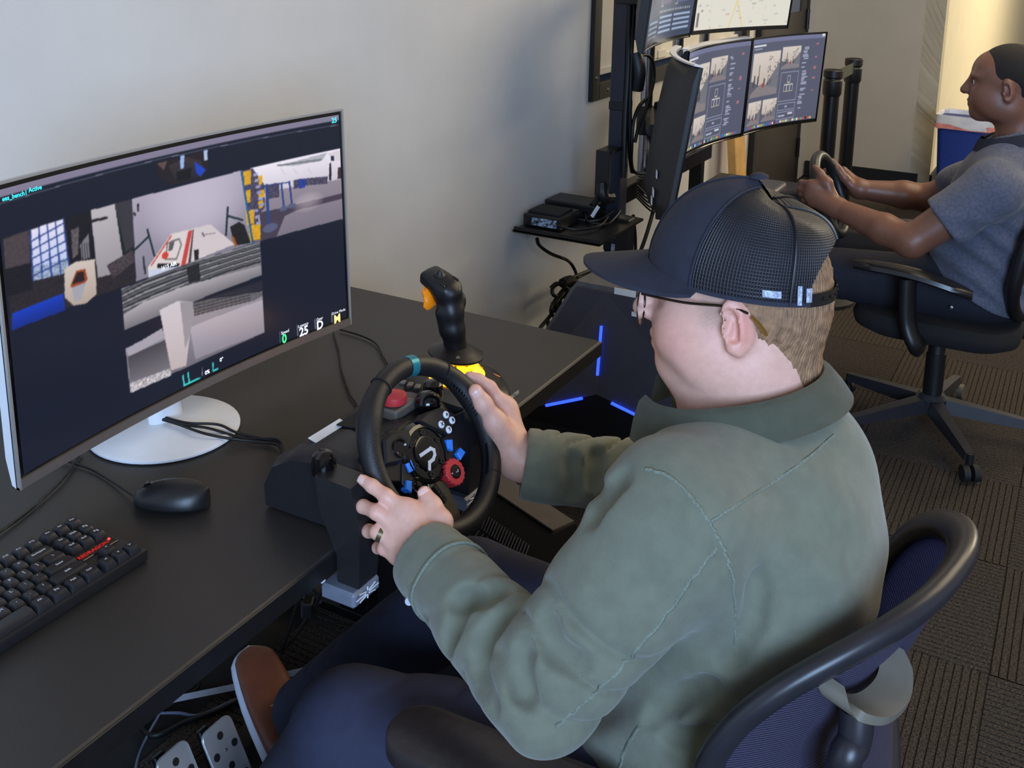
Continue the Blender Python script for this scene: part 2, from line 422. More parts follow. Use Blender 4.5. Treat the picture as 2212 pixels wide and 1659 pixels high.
# ================================================================== the near desk
M_desk = pm('desk_laminate', (44, 41, 39), .42, var=.06, scale=8, bump=.12, bscale=500)
M_edge = pm('desk_edge_band', (26, 25, 25), .35)
dk = thing('desk', 'long black laminate desk along the wall with a pale worn front lip', 'desk', (.7, 1.18, 0))
MB().box((.5275, 1.185, .7235), (2.655, .77, .033), bevel=.0025).build('desktop', M_desk, dk)
MB().box((.5275, .799, .7235), (2.655, .003, .029), bevel=.0008).build('edge_band', M_edge, dk)
for x in (-.55, .35, 1.72):
    MB().box((x, 1.22, .04), (.06, .60, .03), bevel=.006).box((x, 1.30, .38), (.06, .08, .66), bevel=.004).box((x, 1.20, .695), (.05, .62, .024), bevel=.003).build('leg', M_steel, dk)
MB().box((.6, 1.30, .60), (2.3, .03, .09), bevel=.003).build('stretcher', M_steel, dk)
# ------------------------------------------------------------------ pictures for the screens
class Pic:
    def __init__(s, w, h, bg):
        s.w, s.h = w, h; s.a = np.zeros((h, w, 3)); s.a[:] = bg; s.U, s.V = np.meshgrid((np.arange(w)+.5)/w, (np.arange(h)+.5)/h)
    def mask(s, P):
        m = np.zeros((s.h, s.w), bool); n = len(P)
        for i in range(n):
            x0, y0 = P[i]; x1, y1 = P[(i+1) % n]
            if y0 == y1: continue
            c = ((y0 > s.V) != (y1 > s.V)) & (s.U < (x1-x0)*(s.V-y0)/(y1-y0)+x0); m ^= c
        return m
    def poly(s, P, col, al=1.0, tex=0.0, grad=None):
        m = s.mask(P); c = np.array(col, float)*np.ones((s.h, s.w, 3))
        if grad is not None:
            ys = [p[1] for p in P]; t = np.clip((s.V-min(ys))/(max(ys)-min(ys)+1e-9), 0, 1)[..., None]; c = c*(1-t)+np.array(grad)*t
        if tex: c = c*(1+tex*(rng.random((s.h, s.w, 1))-.5))
        s.a[m] = s.a[m]*(1-al)+c[m]*al; return s
    def rect(s, x0, y0, x1, y1, col, **k): return s.poly([(x0, y0), (x1, y0), (x1, y1), (x0, y1)], col, **k)
    def line(s, a, b, wd, col, al=1.0):
        ax, ay = a; bx, by = b; asp = s.w/s.h; dx, dy = (bx-ax), (by-ay)/asp; L2 = dx*dx+dy*dy+1e-12
        t = np.clip(((s.U-ax)*dx+(s.V-ay)/asp*dy)/L2, 0, 1); d = np.hypot(s.U-ax-t*dx, (s.V-ay)/asp-t*dy); m = d < wd/2
        s.a[m] = s.a[m]*(1-al)+np.array(col)*al; return s
    def ell(s, cx, cy, rx, ry, col, al=1.0, soft=False):
        d = ((s.U-cx)/rx)**2+((s.V-cy)/ry)**2
        if soft: k = (np.clip(1-d, 0, 1)*al)[..., None]; s.a = s.a*(1-k)+np.array(col)*k
        else: m = d < 1; s.a[m] = s.a[m]*(1-al)+np.array(col)*al
        return s
    def outline(s, P, wd, col):
        for i in range(len(P)): s.line(P[i], P[(i+1) % len(P)], wd, col)
        return s
    def blur(s, it=1):
        for _ in range(it):
            p = np.pad(s.a, ((1, 1), (1, 1), (0, 0)), 'edge'); s.a = (p[:-2, 1:-1]+p[2:, 1:-1]+p[1:-1, :-2]+p[1:-1, 2:]+2*p[1:-1, 1:-1])/6
        return s
    def lin(s):
        c = np.clip(s.a, 0, 255)/255; return np.where(c <= .04045, c/12.92, ((c+.055)/1.055)**2.4)
class Panel:
    """a curved screen: C = bottom centre of the back of the curve, wd = unit vector to the right, fc = facing"""
    def __init__(s, C, wd, W, H, sag, tilt, side=.010, top=.010, chin=.026):
        s.C = V(C); s.w = V(wd).normalized(); s.f = s.w.cross(V((0, 0, 1))).normalized(); s.W = W; s.H = H; s.sag = sag
        t = math.radians(tilt); s.up = V((0, 0, math.cos(t)))-s.f*math.sin(t); s.fn = s.f*math.cos(t)+V((0, 0, math.sin(t))); s.side, s.top, s.chin = side, top, chin
    def p(s, x, h, o=0.0):
        u = x/(s.W/2); return s.C+s.w*x+s.f*(s.sag*u*u)+s.up*h+s.fn*o
    def uv(s, U, Vv, o=0.0):
        return s.p(-s.W/2+s.side+U*(s.W-2*s.side), s.chin+(1-Vv)*(s.H-s.chin-s.top), o)
    def shell(s, parent, m_body, m_rim, m_chin=None, thick=.022, bulge=.045, rim=.0035, chin_h=None, n=24):
        W, H = s.W, s.H
        # back housing: a closed loft of vertical sections
        rings = []
        for i in range(n+1):
            x = -W/2+W*i/n; u = x/(W/2); e = bulge*(1-abs(u)**2.5)
            sec = [(.0, -.002), (H, -.002), (H-.004, -thick*.6), (H-.05, -thick-e*.55), (H*.6, -thick-e), (H*.3, -thick-e), (.04, -thick-e*.5), (.004, -thick*.6)]
            rings.append([s.p(x, h, o) for h, o in sec])
        MB().loft(rings).build('back_cover', m_body, parent, 50)
        mb = MB()
        def strip(pts, wv, hv):
            mb.loft([[a, a+b] for a, b in pts], closed=False)
        for x0, x1 in ((-W/2, -W/2+rim), (W/2-rim, W/2)):
            mb.loft([[s.p(x0, 0, -.004), s.p(x1, 0, -.004), s.p(x1, 0, .003), s.p(x0, 0, .003)], [s.p(x0, H, -.004), s.p(x1, H, -.004), s.p(x1, H, .003), s.p(x0, H, .003)]])
        for h0, h1 in ((H-rim, H), (0, rim)):
            mb.loft([[s.p(-W/2+W*i/n, h0, -.004), s.p(-W/2+W*i/n, h1, -.004), s.p(-W/2+W*i/n, h1, .003), s.p(-W/2+W*i/n, h0, .003)] for i in range(n+1)])
        mb.build('rim', m_rim, parent, 40)
        if m_chin is not None:
            mb = MB(); ch = chin_h or s.chin-.005
            mb.loft([[s.p(-W/2+rim+(W-2*rim)*i/n, .001, .0), s.p(-W/2+rim+(W-2*rim)*i/n, ch, .0), s.p(-W/2+rim+(W-2*rim)*i/n, ch, .0035), s.p(-W/2+rim+(W-2*rim)*i/n, .001, .0045)] for i in range(n+1)])
            mb.build('chin_bar', m_chin, parent, 40)
        MB().grid(lambda a, b: s.p(-W/2+rim*.5+(W-rim)*a, rim*.5+(H-rim)*b, .0004), n+1, 2).build('black_border', M_gloss, parent)
    def screen(s, pic, parent, m, name='screen'):
        h, w = pic.h, pic.w
        U = (np.arange(w)+.5)/w; Vv = (np.arange(h)+.5)/h
        X = -s.W/2+s.side+np.linspace(0, 1, w)*(s.W-2*s.side); Hh = s.chin+(1-np.linspace(0, 1, h))*(s.H-s.chin-s.top)
        XX, HH = np.meshgrid(X, Hh)
        P = np.array(s.C)+XX[..., None]*np.array(s.w)+(s.sag*(XX/(s.W/2))**2)[..., None]*np.array(s.f)+HH[..., None]*np.array(s.up)+.0012*np.array(s.fn)
        i = np.arange(h*w).reshape(h, w); F = np.stack([i[1:, :-1], i[1:, 1:], i[:-1, 1:], i[:-1, :-1]], -1).reshape(-1, 4)
        me = mesh_np(name, P.reshape(-1, 3), F, pic.lin().reshape(-1, 3))
        o = link(name, me, m, None, None); attach(o, parent); me.shade_smooth(); return o
    def txt(s, name, body, U, Vv, size, m, parent, align='CENTER', bold=0.0):
        Wd = s.W-2*s.side; Hd = s.H-s.chin-s.top
        return text(name, body, size, None, m, parent, bold, 0, align, fn=lambda c: s.uv(U+c.x/Wd, Vv-c.y/Hd, .0018))
def screen_mat(name, es, rough=.22, spec=.3): return pm(name, (10, 10, 12), rough, var=0.0, vcol=True, emit='vcol', es=es, spec=spec)
M_scr = screen_mat('screen_near', 1.0)
# the screen base colour itself stays black; only the picture shines
for nm in ('screen_near',):
    nt = MATS[nm].node_tree; p = nt.nodes['Principled BSDF']
    for l in list(p.inputs['Base Color'].links): nt.links.remove(l)
    p.inputs['Base Color'].default_value = (.012, .013, .016, 1)
M_silver = pm('monitor_silver', (188, 186, 184), .3, metal=.55, var=.03)
M_chin = pm('monitor_chin_bronze', (120, 112, 108), .38, metal=.5, var=.05)
mon = thing('curved_monitor', 'large curved monitor with a silver rim and round white foot showing warehouse camera views', 'monitor', (1.13, 1.243, .74))
pan = Panel((1.168, 1.196, .808), (1, 0, 0), .7096, .41, .026, 2, chin=.0175)
pan.shell(mon, M_white, M_silver, M_chin, thick=.02, bulge=.04, chin_h=.0135)
MB().lathe([(0, 0), (.114, 0), (.118, .003), (.118, .006), (.112, .0095), (0, .0105)], 48, T(1.13, 1.243, .7402)).build('foot', M_white, mon, 40)
MB().tube(spline([(1.15, 1.262, .745), (1.15, 1.268, .82), (1.16, 1.262, .93)]), [.028]*13, 16, flat=(1.2, .7)).build('neck', M_white, mon)
SUV_C = [[0.03227, -0.03875, -0.00069, -1e-05, 0.39135, -0.00092, -6e-05, 0.06403, 0.00427, -9e-05], [-0.28607, 0.5808, 0.00546, 0.00018, 0.09825, 0.11142, 0.00765, 0.01639, 0.01519, -0.00305]]
def suv(x, y):
    x, y = x/1000, y/1000; b = [x**i*y**j for i in range(4) for j in range(4-i)]
    return tuple(sum(p*q for p, q in zip(c, b)) for c in SUV_C)
pc = Pic(640, 376, (16, 20, 37)); pc.rect(0, 0, 1, .026, (128, 122, 146))
pc.poly([(0.0062,-0.0200), (0.1421,-0.0418), (0.2800,-0.0480), (0.6445,-0.0321), (1.0002,-0.0106), (0.9997,0.0064), (0.6437,-0.0140), (0.2790,-0.0308), (0.1411,-0.0250), (0.0049,-0.0014)], (138, 130, 152))
for a, b in (((0.0056,0.0476), (0.1816,0.0413)), ((0.1816,0.0413), (0.4245,0.0365)), ((0.4245,0.0365), (0.6987,0.0414)), ((0.6987,0.0414), (0.9966,0.0483))): pc.line(a, b, .0018, (110, 112, 130))
# small round view at the top
pc.poly([(0.4084,0.0490), (0.5629,0.0448), (0.5622,0.1182), (0.5412,0.1562), (0.4500,0.1497), (0.4158,0.1050)], (30, 24, 28))
pc.poly([(0.4435,0.0714), (0.4974,0.0526), (0.5393,0.0808), (0.5508,0.1257), (0.5252,0.1470), (0.4613,0.1356)], (58, 46, 44), grad=(30, 30, 44))
pc.poly([(0.4792,0.0432), (0.4925,0.0438), (0.4878,0.0950), (0.4782,0.0947)], (150, 180, 235)); pc.poly([(0.5203,0.0784), (0.5537,0.1229), (0.5361,0.1470), (0.5234,0.1277)], (24, 64, 190))
pc.poly([(0.5493,0.0429), (0.5619,0.0430), (0.5611,0.0840), (0.5500,0.0842)], (170, 190, 225)); pc.poly([(0.4655,0.1043), (0.5111,0.1013), (0.5063,0.1441), (0.4663,0.1410)], (14, 13, 20))
pc.poly([(0.4109,0.0498), (0.4420,0.0494), (0.4298,0.0848)], (90, 70, 66))
# left camera view
L_ = [(0.0059,0.1630), (0.1743,0.1611), (0.3339,0.1628), (0.3311,0.4872), (0.2297,0.4850), (0.0050,0.4820), (0.0063,0.3388)]
pc.poly(L_, (38, 33, 38), tex=.5)
pc.poly([(0.0077,0.1669), (0.0683,0.1648), (0.0628,0.3136), (0.0060,0.2828)], (70, 62, 66), tex=.3); pc.poly([(0.0009,0.2677), (0.0652,0.2768), (0.0634,0.3713), (0.0047,0.3628)], (22, 20, 26), tex=.8)
pc.poly([(0.0704,0.1645), (0.1525,0.1614), (0.1565,0.3604), (0.0661,0.3422)], (226, 222, 238), grad=(180, 195, 235))
pc.poly([(0.0682,0.2974), (0.1599,0.3058), (0.1565,0.3604), (0.0661,0.3422)], (150, 165, 190), tex=.9)
for k in range(5): 
    t = k/4; pc.line(lerp((*(0.0717,0.1651), 0), (*(0.1525,0.1614), 0), t)[:2], lerp((*(0.0670,0.3414), 0), (*(0.1565,0.3604), 0), t)[:2], .0035, (46, 70, 150))
for k in range(5): 
    t = (k+.5)/5; pc.line(lerp((*(0.0692,0.1903), 0), (*(0.0662,0.3409), 0), t)[:2], lerp((*(0.1525,0.1614), 0), (*(0.1578,0.3246), 0), t)[:2], .003, (46, 66, 130))
pc.poly([(0.1569,0.1633), (0.2205,0.1610), (0.2252,0.3589), (0.1585,0.3581)], (20, 18, 24), tex=.7)
pc.poly([(0.1881,0.2732), (0.2133,0.2415), (0.2126,0.3322), (0.1890,0.3339)], (120, 116, 124))
for k in range(4): pc.line(suv(455+14*k, 790), suv(462+14*k, 885), .002, (24, 22, 28))
pc.poly([(0.1689,0.2112), (0.1898,0.2075), (0.1821,0.3036), (0.1670,0.3160)], (92, 84, 88), tex=.6)
pc.poly([(0.2228,0.1606), (0.2882,0.1619), (0.3041,0.3845), (0.2819,0.4260), (0.2265,0.4178)], (186, 180, 186), grad=(150, 145, 152))
pc.line((0.2237,0.2012), (0.2634,0.2062), .006, (30, 28, 32)); pc.poly([(0.2872,0.1628), (0.3008,0.1635), (0.3111,0.3668), (0.2972,0.3670)], (22, 30, 30)); pc.line((0.2973,0.2000), (0.3251,0.2060), .006, (24, 32, 32)); pc.line((0.3114,0.2547), (0.3294,0.2907), .006, (24, 32, 32))
pc.poly([(0.2526,0.3831), (0.3255,0.3596), (0.3280,0.4069), (0.2662,0.4423)], (66, 58, 62), tex=.9)
pc.poly([(0.0113,0.4261), (0.1352,0.4250), (0.1384,0.4900), (0.0058,0.4825)], (16, 60, 190), grad=(14, 40, 130))
pc.poly([(0.1441,0.3406), (0.1731,0.3291), (0.2228,0.3441), (0.2206,0.4764), (0.1910,0.4958), (0.1589,0.4853), (0.1386,0.4435)], (206, 194, 186), grad=(176, 160, 148))
pc.poly([(0.1553,0.4096), (0.1734,0.3626), (0.1963,0.3679), (0.2001,0.4071), (0.1907,0.4223), (0.1584,0.4180)], (150, 66, 36)); pc.poly([(0.1600,0.4069), (0.1752,0.3703), (0.1917,0.3755), (0.1915,0.4092)], (36, 24, 24))
pc.poly([(0.1584,0.4180), (0.1956,0.4182), (0.1781,0.4762), (0.1619,0.4736)], (160, 160, 172))
# centre view with the case box
pc.poly([(0.3339,0.1628), (0.4705,0.1645), (0.6646,0.1634), (0.7124,0.4970), (0.3287,0.4859)], (172, 164, 182), grad=(128, 124, 140))
sv = pc.a.copy(); mC = pc.mask([(0.3339,0.1628), (0.4705,0.1645), (0.6646,0.1634), (0.7124,0.4970), (0.3287,0.4859)]); pc.ell(*(0.5204,0.2463), .16, .22, (196, 188, 206), .8, True); pc.a[~mC] = sv[~mC]
pc.poly([(0.2872,0.1628), (0.3344,0.1630), (0.3326,0.3417), (0.3057,0.3571)], (60, 58, 66), al=.75)
pc.line((0.3705,0.2983), (0.3851,0.4111), .005, (22, 40, 40)); pc.line((0.3278,0.3642), (0.3741,0.3265), .005, (22, 40, 40)); pc.line((0.6137,0.3068), (0.6029,0.4219), .006, (22, 40, 44)); pc.line((0.6137,0.3442), (0.6583,0.3795), .005, (22, 40, 44))
pc.line((0.3500,0.1902), (0.3496,0.2148), .005, (40, 36, 40)); pc.line((0.3373,0.2202), (0.3403,0.2285), .005, (40, 36, 40)); pc.line((0.3552,0.4673), (0.3537,0.4017), .005, (30, 46, 46))
pc.poly([(0.6173,0.3927), (0.6466,0.3826), (0.6631,0.4037), (0.6800,0.4911), (0.6279,0.4801)], (26, 24, 26), tex=.8)
pc.poly([(0.6186,0.4286), (0.6294,0.4451), (0.6364,0.4839), (0.6288,0.4845)], (150, 82, 20))
pc.poly([(0.3646,0.4468), (0.4374,0.3459), (0.5567,0.3558), (0.6281,0.4747), (0.4650,0.4891), (0.3643,0.4901)], (216, 206, 206))
pc.poly([(0.4374,0.3459), (0.5567,0.3558), (0.6281,0.4747), (0.4882,0.4815), (0.5014,0.3560)], (206, 196, 200))
pc.poly([(0.4890,0.3551), (0.5009,0.3558), (0.4735,0.4910), (0.4596,0.4887)], (196, 66, 60)); pc.poly([(0.5020,0.3562), (0.5053,0.3561), (0.4894,0.4897), (0.4813,0.4895)], (70, 60, 62))
pc.outline([(0.4252,0.3772), (0.4598,0.3767), (0.4649,0.4028), (0.4478,0.4546), (0.4166,0.4395)], .004, (120, 112, 116)); pc.poly([(0.4303,0.3796), (0.4463,0.3795), (0.4377,0.4126), (0.4260,0.4115)], (90, 84, 90))
pc.ell(*(0.4158,0.4244), .010, .014, (206, 60, 54)); pc.line((0.3745,0.4445), (0.4369,0.3546), .004, (200, 80, 70))
pc.poly([(0.3926,0.4462), (0.4579,0.4782), (0.4459,0.4925), (0.3897,0.4630)], (30, 26, 28)); pc.poly([(0.5022,0.4425), (0.5153,0.4440), (0.5144,0.4864), (0.5011,0.4862)], (34, 30, 32))
pc.poly([(0.3659,0.4598), (0.4648,0.4913), (0.4644,0.5001), (0.3653,0.4907)], (196, 204, 226)); pc.line((0.5300,0.3904), (0.5687,0.3994), .002, (120, 112, 118)); pc.line((0.5304,0.3829), (0.5352,0.3980), .004, (90, 84, 92))
# right camera view
pc.poly([(0.6617,0.1640), (0.8126,0.1618), (1.0033,0.1636), (1.0016,0.5069), (0.7124,0.4970)], (238, 232, 244), grad=(150, 144, 160))
pc.poly([(0.7877,0.1811), (0.9548,0.1699), (0.9348,0.2024), (0.8357,0.1976)], (176, 176, 188)); pc.poly([(0.7759,0.1750), (0.9352,0.1923), (0.9285,0.2023), (0.7876,0.1843)], (120, 122, 132)); pc.poly([(0.9547,0.1741), (1.0026,0.1686), (1.0010,0.2218), (0.9737,0.2139)], (214, 206, 214))
for x in (1570, 1640, 1720): pc.line(suv(x, 375), suv(x+22, 405), .003, (200, 198, 210))
pc.poly([(0.9595,0.2225), (0.9658,0.2219), (0.9645,0.3059), (0.9557,0.3030)], (40, 32, 40)); pc.poly([(0.9656,0.1900), (0.9770,0.1907), (0.9763,0.2146), (0.9661,0.2133)], (30, 34, 60)); pc.poly([(0.9891,0.2530), (1.0007,0.2530), (1.0003,0.3086), (0.9863,0.3059)], (60, 40, 44))
pc.poly([(0.7478,0.2832), (0.8322,0.2943), (1.0028,0.3112), (1.0016,0.5069), (0.7124,0.4970), (0.7146,0.3680)], (146, 136, 148), grad=(120, 112, 126))
pc.poly([(0.7146,0.3680), (0.8169,0.3780), (1.0047,0.3801), (1.0039,0.4062), (0.8343,0.4054), (0.7971,0.4163), (0.7665,0.4994), (0.7124,0.4970)], (66, 58, 74))
pc.ell(*(0.8788,0.3795), .06, .05, (190, 178, 186), .6, True)
for a, b, c_, d in ((1640, 440, 1700, 488), (1700, 430, 1830, 470), (1490, 465, 1560, 545)): pc.poly([suv(a, b), suv(c_, b-12), suv(c_, d-12), suv(a, d)], (70, 66, 88), tex=1.2)
pc.poly([(0.8504,0.2671), (0.8732,0.2695), (0.8724,0.3097), (0.8490,0.3067)], (30, 60, 150), tex=.5)
pc.poly([(0.6617,0.1647), (0.6994,0.1644), (0.7370,0.2552), (0.7320,0.3504), (0.7082,0.3817), (0.7168,0.4907), (0.6858,0.4936)], (70, 66, 92), tex=1.1)
for P in ((1358, 392, 1402, 470), (1362, 500, 1400, 572), (1372, 612, 1420, 690), (1390, 690, 1455, 780), (1440, 420, 1465, 470), (1440, 500, 1478, 545), (1440, 560, 1470, 600)):
    pc.poly([suv(P[0], P[1]), suv(P[2], P[1]-10), suv(P[2], P[3]-10), suv(P[0]+8, P[3])], (214, 160, 24), tex=.4)
for k in range(9): pc.poly([suv(1415+7*k % 40, 400+34*k), suv(1440+7*k % 40, 396+34*k), suv(1440+7*k % 40, 412+34*k), suv(1415+7*k % 40, 418+34*k)], (150, 150, 190), tex=.6)
pc.line((0.6633,0.1668), (0.6870,0.4941), .006, (30, 90, 140))
for x, y0, y1, wd in ((1488, 470, 700, .009), (1572, 458, 600, .006), (1617, 450, 582, .006)): pc.line(suv(x, y0), suv(x+15, y1), wd, (40, 62, 130))
for x, y, rx in ((1510, 705, .025), (1585, 598, .014), (1630, 582, .014)): pc.ell(*suv(x, y), rx, rx*.8, (84, 90, 120))
pc.line((0.7417,0.2568), (0.8191,0.2667), .003, (50, 66, 120))
# lower views: steel arcs and a column
A_ = [(0.2856,0.4914), (0.4813,0.4895), (0.7105,0.5002), (0.7109,0.6522), (0.4730,0.6565), (0.2862,0.6576)]
pc.poly(A_, (120, 117, 122)); mA = pc.mask(A_)
a0 = (0.3133,0.7630)
for i in range(16):
    t = i/15; Q = [suv(675, 1050+150*t), suv(800, 985+160*t), suv(950, 930+150*t*1.0), suv(1100, 890+125*t), suv(1250, 850+105*t), suv(1452, 790+105*t)]
    sv = pc.a.copy()
    for q in range(5): pc.line(Q[q], Q[q+1], .0045, [(150, 148, 152), (64, 64, 70), (96, 96, 100), (40, 42, 48)][i % 4])
    pc.a[~mA] = sv[~mA]
pc.poly([(0.2863,0.5946), (0.3441,0.5774), (0.4498,0.5756), (0.5883,0.5923), (0.7086,0.6058), (0.7109,0.6522), (0.5859,0.6465), (0.4737,0.6416), (0.2862,0.6576)], (178, 172, 178), grad=(116, 112, 120))
pc.poly([(0.4752,0.5017), (0.5137,0.5014), (0.5155,0.5791), (0.4799,0.5724)], (34, 34, 38), tex=1.0)
B_ = [(0.2847,0.7286), (0.4865,0.7180), (0.7099,0.7228), (0.7099,0.9184), (0.4878,0.9215), (0.2876,0.9125)]
pc.poly(B_, (150, 145, 156), grad=(110, 106, 116)); pc.poly([(0.4736,0.7568), (0.7095,0.7633), (0.7099,0.9184), (0.4831,0.9028)], (176, 168, 180), grad=(140, 134, 146))
pc.poly([(0.4868,0.6564), (0.7098,0.7260), (0.7090,0.7464), (0.6810,0.7526), (0.4894,0.7158)], (96, 94, 100), tex=.5); pc.poly([(0.5451,0.6646), (0.7117,0.6773), (0.7099,0.7228), (0.6185,0.6953)], (34, 36, 48))
for k in range(5): pc.line(suv(1085, 1195-18*k), suv(1400, 1112-16*k), .0025, (50, 50, 54))
pc.poly([(0.2869,0.7350), (0.3918,0.7121), (0.3949,0.7552), (0.2936,0.7684)], (166, 160, 172)); pc.poly([(0.2887,0.7652), (0.4023,0.7673), (0.4088,0.9007), (0.2912,0.8653)], (70, 67, 74), grad=(120, 116, 124))
pc.poly([(0.2897,0.8751), (0.4066,0.8916), (0.4077,0.9229), (0.2885,0.9132)], (186, 180, 186), tex=.9)
pc.poly([(0.3879,0.6353), (0.4417,0.6279), (0.4869,0.6549), (0.4896,0.7120), (0.4721,0.7869), (0.4548,0.9118), (0.4088,0.9022)], (206, 198, 206), grad=(190, 176, 176)); pc.poly([(0.4495,0.6360), (0.4869,0.6549), (0.4896,0.7120), (0.4721,0.7869), (0.4557,0.8387)], (150, 145, 152))
# status marks along the bottom
for a, b in (((0.7606,0.9430), (0.7602,1.0028)), ((0.8218,0.9469), (0.8217,1.0036)), ((0.8842,0.9499), (0.8842,1.0077)), ((0.9451,0.9507), (0.9454,1.0050)), ((0.5022,0.9506), (0.5016,0.9859))): pc.line(a, b, .0022, (140, 142, 160))
for a, b in (((0.4431,0.9468), (0.4443,0.9904)), ((0.4443,0.9904), (0.4928,0.9920)), ((0.4587,0.9455), (0.4599,0.9878)), ((0.5363,0.9527), (0.5358,0.9869)), ((0.5358,0.9869), (0.5502,0.9874))): pc.line(a, b, .0045, (60, 220, 214))
pan.screen(pc.blur(2), mon, M_scr)
def glow(name, col, es=1.0): return pm(name, col, .5, var=0, emit=col, es=es)
G_w, G_g, G_y, G_c = glow('glyph_white', (230, 232, 240), .9), glow('glyph_green', (60, 226, 130), .9), glow('glyph_yellow', (250, 214, 130), .95), glow('glyph_cyan', (60, 214, 222), .9)
for body, z, sz, m, b in (('0', (0.7745,0.9870), .022, G_g, .0006), ('25', (0.8432,0.9885), .022, G_w, .0006), ('D', (0.9009,0.9901), .022, G_w, .0006), ('M', (0.9642,0.9923), .022, G_y, .0006),
                          ('Speed', (0.7782,0.9547), .008, G_w, 0), ('Latency', (0.8424,0.9565), .008, G_w, 0), ('Gear', (0.9013,0.9582), .008, G_w, 0), ('Drive Mode', (0.9705,0.9584), .007, G_w, 0),
                          ('25', (0.9828,0.0229), .013, G_c, .0003), ('ees_bench1', (0.0425,0.0333), .0085, G_c, .0002), ('Active', (0.0909,0.0280), .0085, G_c, .0002), ('0%', (0.5166,0.9823), .009, G_w, .0002), ('0°', (0.5638,0.9558), .009, G_w, .0002), ('1615 AIR', (0.4230,0.4707), .0085, G_w, .0002)):
    pan.txt('screen_text', body, z[0], z[1], sz, m, mon, bold=b)
# ------------------------------------------------------------------ keyboard
M_key = pm('keycap_black', (30, 31, 36), .38, var=.1)
M_kb = pm('keyboard_case', (24, 24, 27), .45)
M_leg = pm('legend_white', (205, 210, 220), .6, var=.05)
kb = thing('keyboard', 'black compact mechanical keyboard with white legends and red lettering', 'keyboard', (.68, 1.055, .74))
PX_, PY_ = .0186, .0208; KX1 = .8545; KY0 = .9905
def kx(r): return KX1-r*PX_
kw = 18.25*PX_
MB().box((KX1-kw/2+.001, KY0+6.2*PY_/2, .749), (kw+.010, 6.2*PY_+.008, .016), bevel=.003, seg=2).build('case', M_kb, kb)
KMESH = {}
def keymesh(wu):
    if wu in KMESH: return KMESH[wu]
    w0 = wu*PX_-.0010; d0 = PY_-.0012; w1 = w0-.0062; d1 = d0-.0072
    mb = MB(); rings = []
    for (w_, d_, z, r, oy) in ((w0, d0, 0, .001, 0), (w0-.0008, d0-.0008, .003, .0012, 0), (w1+.0006, d1+.0006, .0092, .002, .0008), (w1, d1, .0098, .002, .0008)):
        rings.append([(x, y+oy, z) for x, y in rrect(w_, d_, r, 2)])
    mb.loft(rings); me = mb.mesh('key'); me.materials.append(M_key); me.shade_smooth(); me.set_sharp_from_angle(angle=math.radians(28)); KMESH[wu] = me; return me
rows = [
    (5.2, [('Esc', 1), (None, 1), ('F1', 1), ('F2', 1), ('F3', 1), ('F4', 1), (None, .5), ('F5', 1), ('F6', 1), ('F7', 1), ('F8', 1), (None, .5), ('F9', 1), ('F10', 1), ('F11', 1), ('F12', 1), (None, .25), ('Prt', 1), ('Scr', 1), ('Pau', 1)]),
    (4.0, [(c, 1) for c in '`1234567890-='] + [('Backspace', 2), (None, .25), ('Ins', 1), ('Hm', 1), ('Pg', 1)]),
    (3.0, [('Tab', 1.5)] + [(c, 1) for c in 'QWERTYUIOP[]'] + [('\\', 1.5), (None, .25), ('Del', 1), ('End', 1), ('Pg', 1)]),
    (2.0, [('Caps', 1.75)] + [(c, 1) for c in "ASDFGHJKL;'"] + [('Enter', 2.25)]),
    (1.0, [('Shift', 2.25)] + [(c, 1) for c in 'ZXCVBNM,./'] + [('Shift', 2.75), (None, 1.25), ('^', 1)]),
    (0.0, [('Ctrl', 1.25), ('Win', 1.25), ('Alt', 1.25), ('', 6.25), ('Alt', 1.25), ('Fn', 1.25), ('App', 1.25), ('Ctrl', 1.25), (None, .25), ('<', 1), ('v', 1), ('>', 1)])]
LEG = {}
for ry, ks in rows:
    x = 18.25
    for cap, wu in ks:
        if cap is not None:
            o = bpy.data.objects.new('key', keymesh(wu)); COL.objects.link(o); cx = kx(x-wu/2); cy = KY0+(ry+.5)*PY_
            o.location = (cx, cy, .7565+(.0018 if ry > 4.5 else 0)); attach(o, kb)
            if cap and cx > .66:
                if cap not in LEG:
                    me = text_mesh(cap, .0062 if len(cap) < 3 else .0046, T(0, .0016, .00995), .00015); me.materials.append(M_leg); LEG[cap] = me
                l = bpy.data.objects.new('key_legend', LEG[cap]); COL.objects.link(l); l.parent = o
        x -= wu
MB().box((kx(1.5), KY0+2.45*PY_, .7575), (2.9*PX_, .016, .002), bevel=.0006).build('badge_strip', M_gloss, kb)
M_red = pm('red_print', (190, 34, 34), .5, emit=(190, 20, 20), es=.5)
text('badge_lettering', 'REDRAGON', .0085, T(kx(1.8), KY0+2.45*PY_, .7588), M_red, kb, bold=.0002)
M_redled = glow('red_led', (255, 40, 40), 4)
MB().lathe([(0, 0), (.002, 0), (.0016, .0012), (0, .0016)], 12, T(kx(.32), KY0+2.62*PY_, .7585)).build('status_light', M_redled, kb)
cable('keyboard_cable', [(0.7557,1.1902,0.7450), (0.8026,1.1999,0.7450), (0.8544,1.2128,0.7440), (0.9290,1.2402,0.7460), (0.9759,1.2682,0.7460), (1.0056,1.2890,0.7460)], .0024, M_cable, 'black cable crossing the desk behind the keyboard', 'cable')
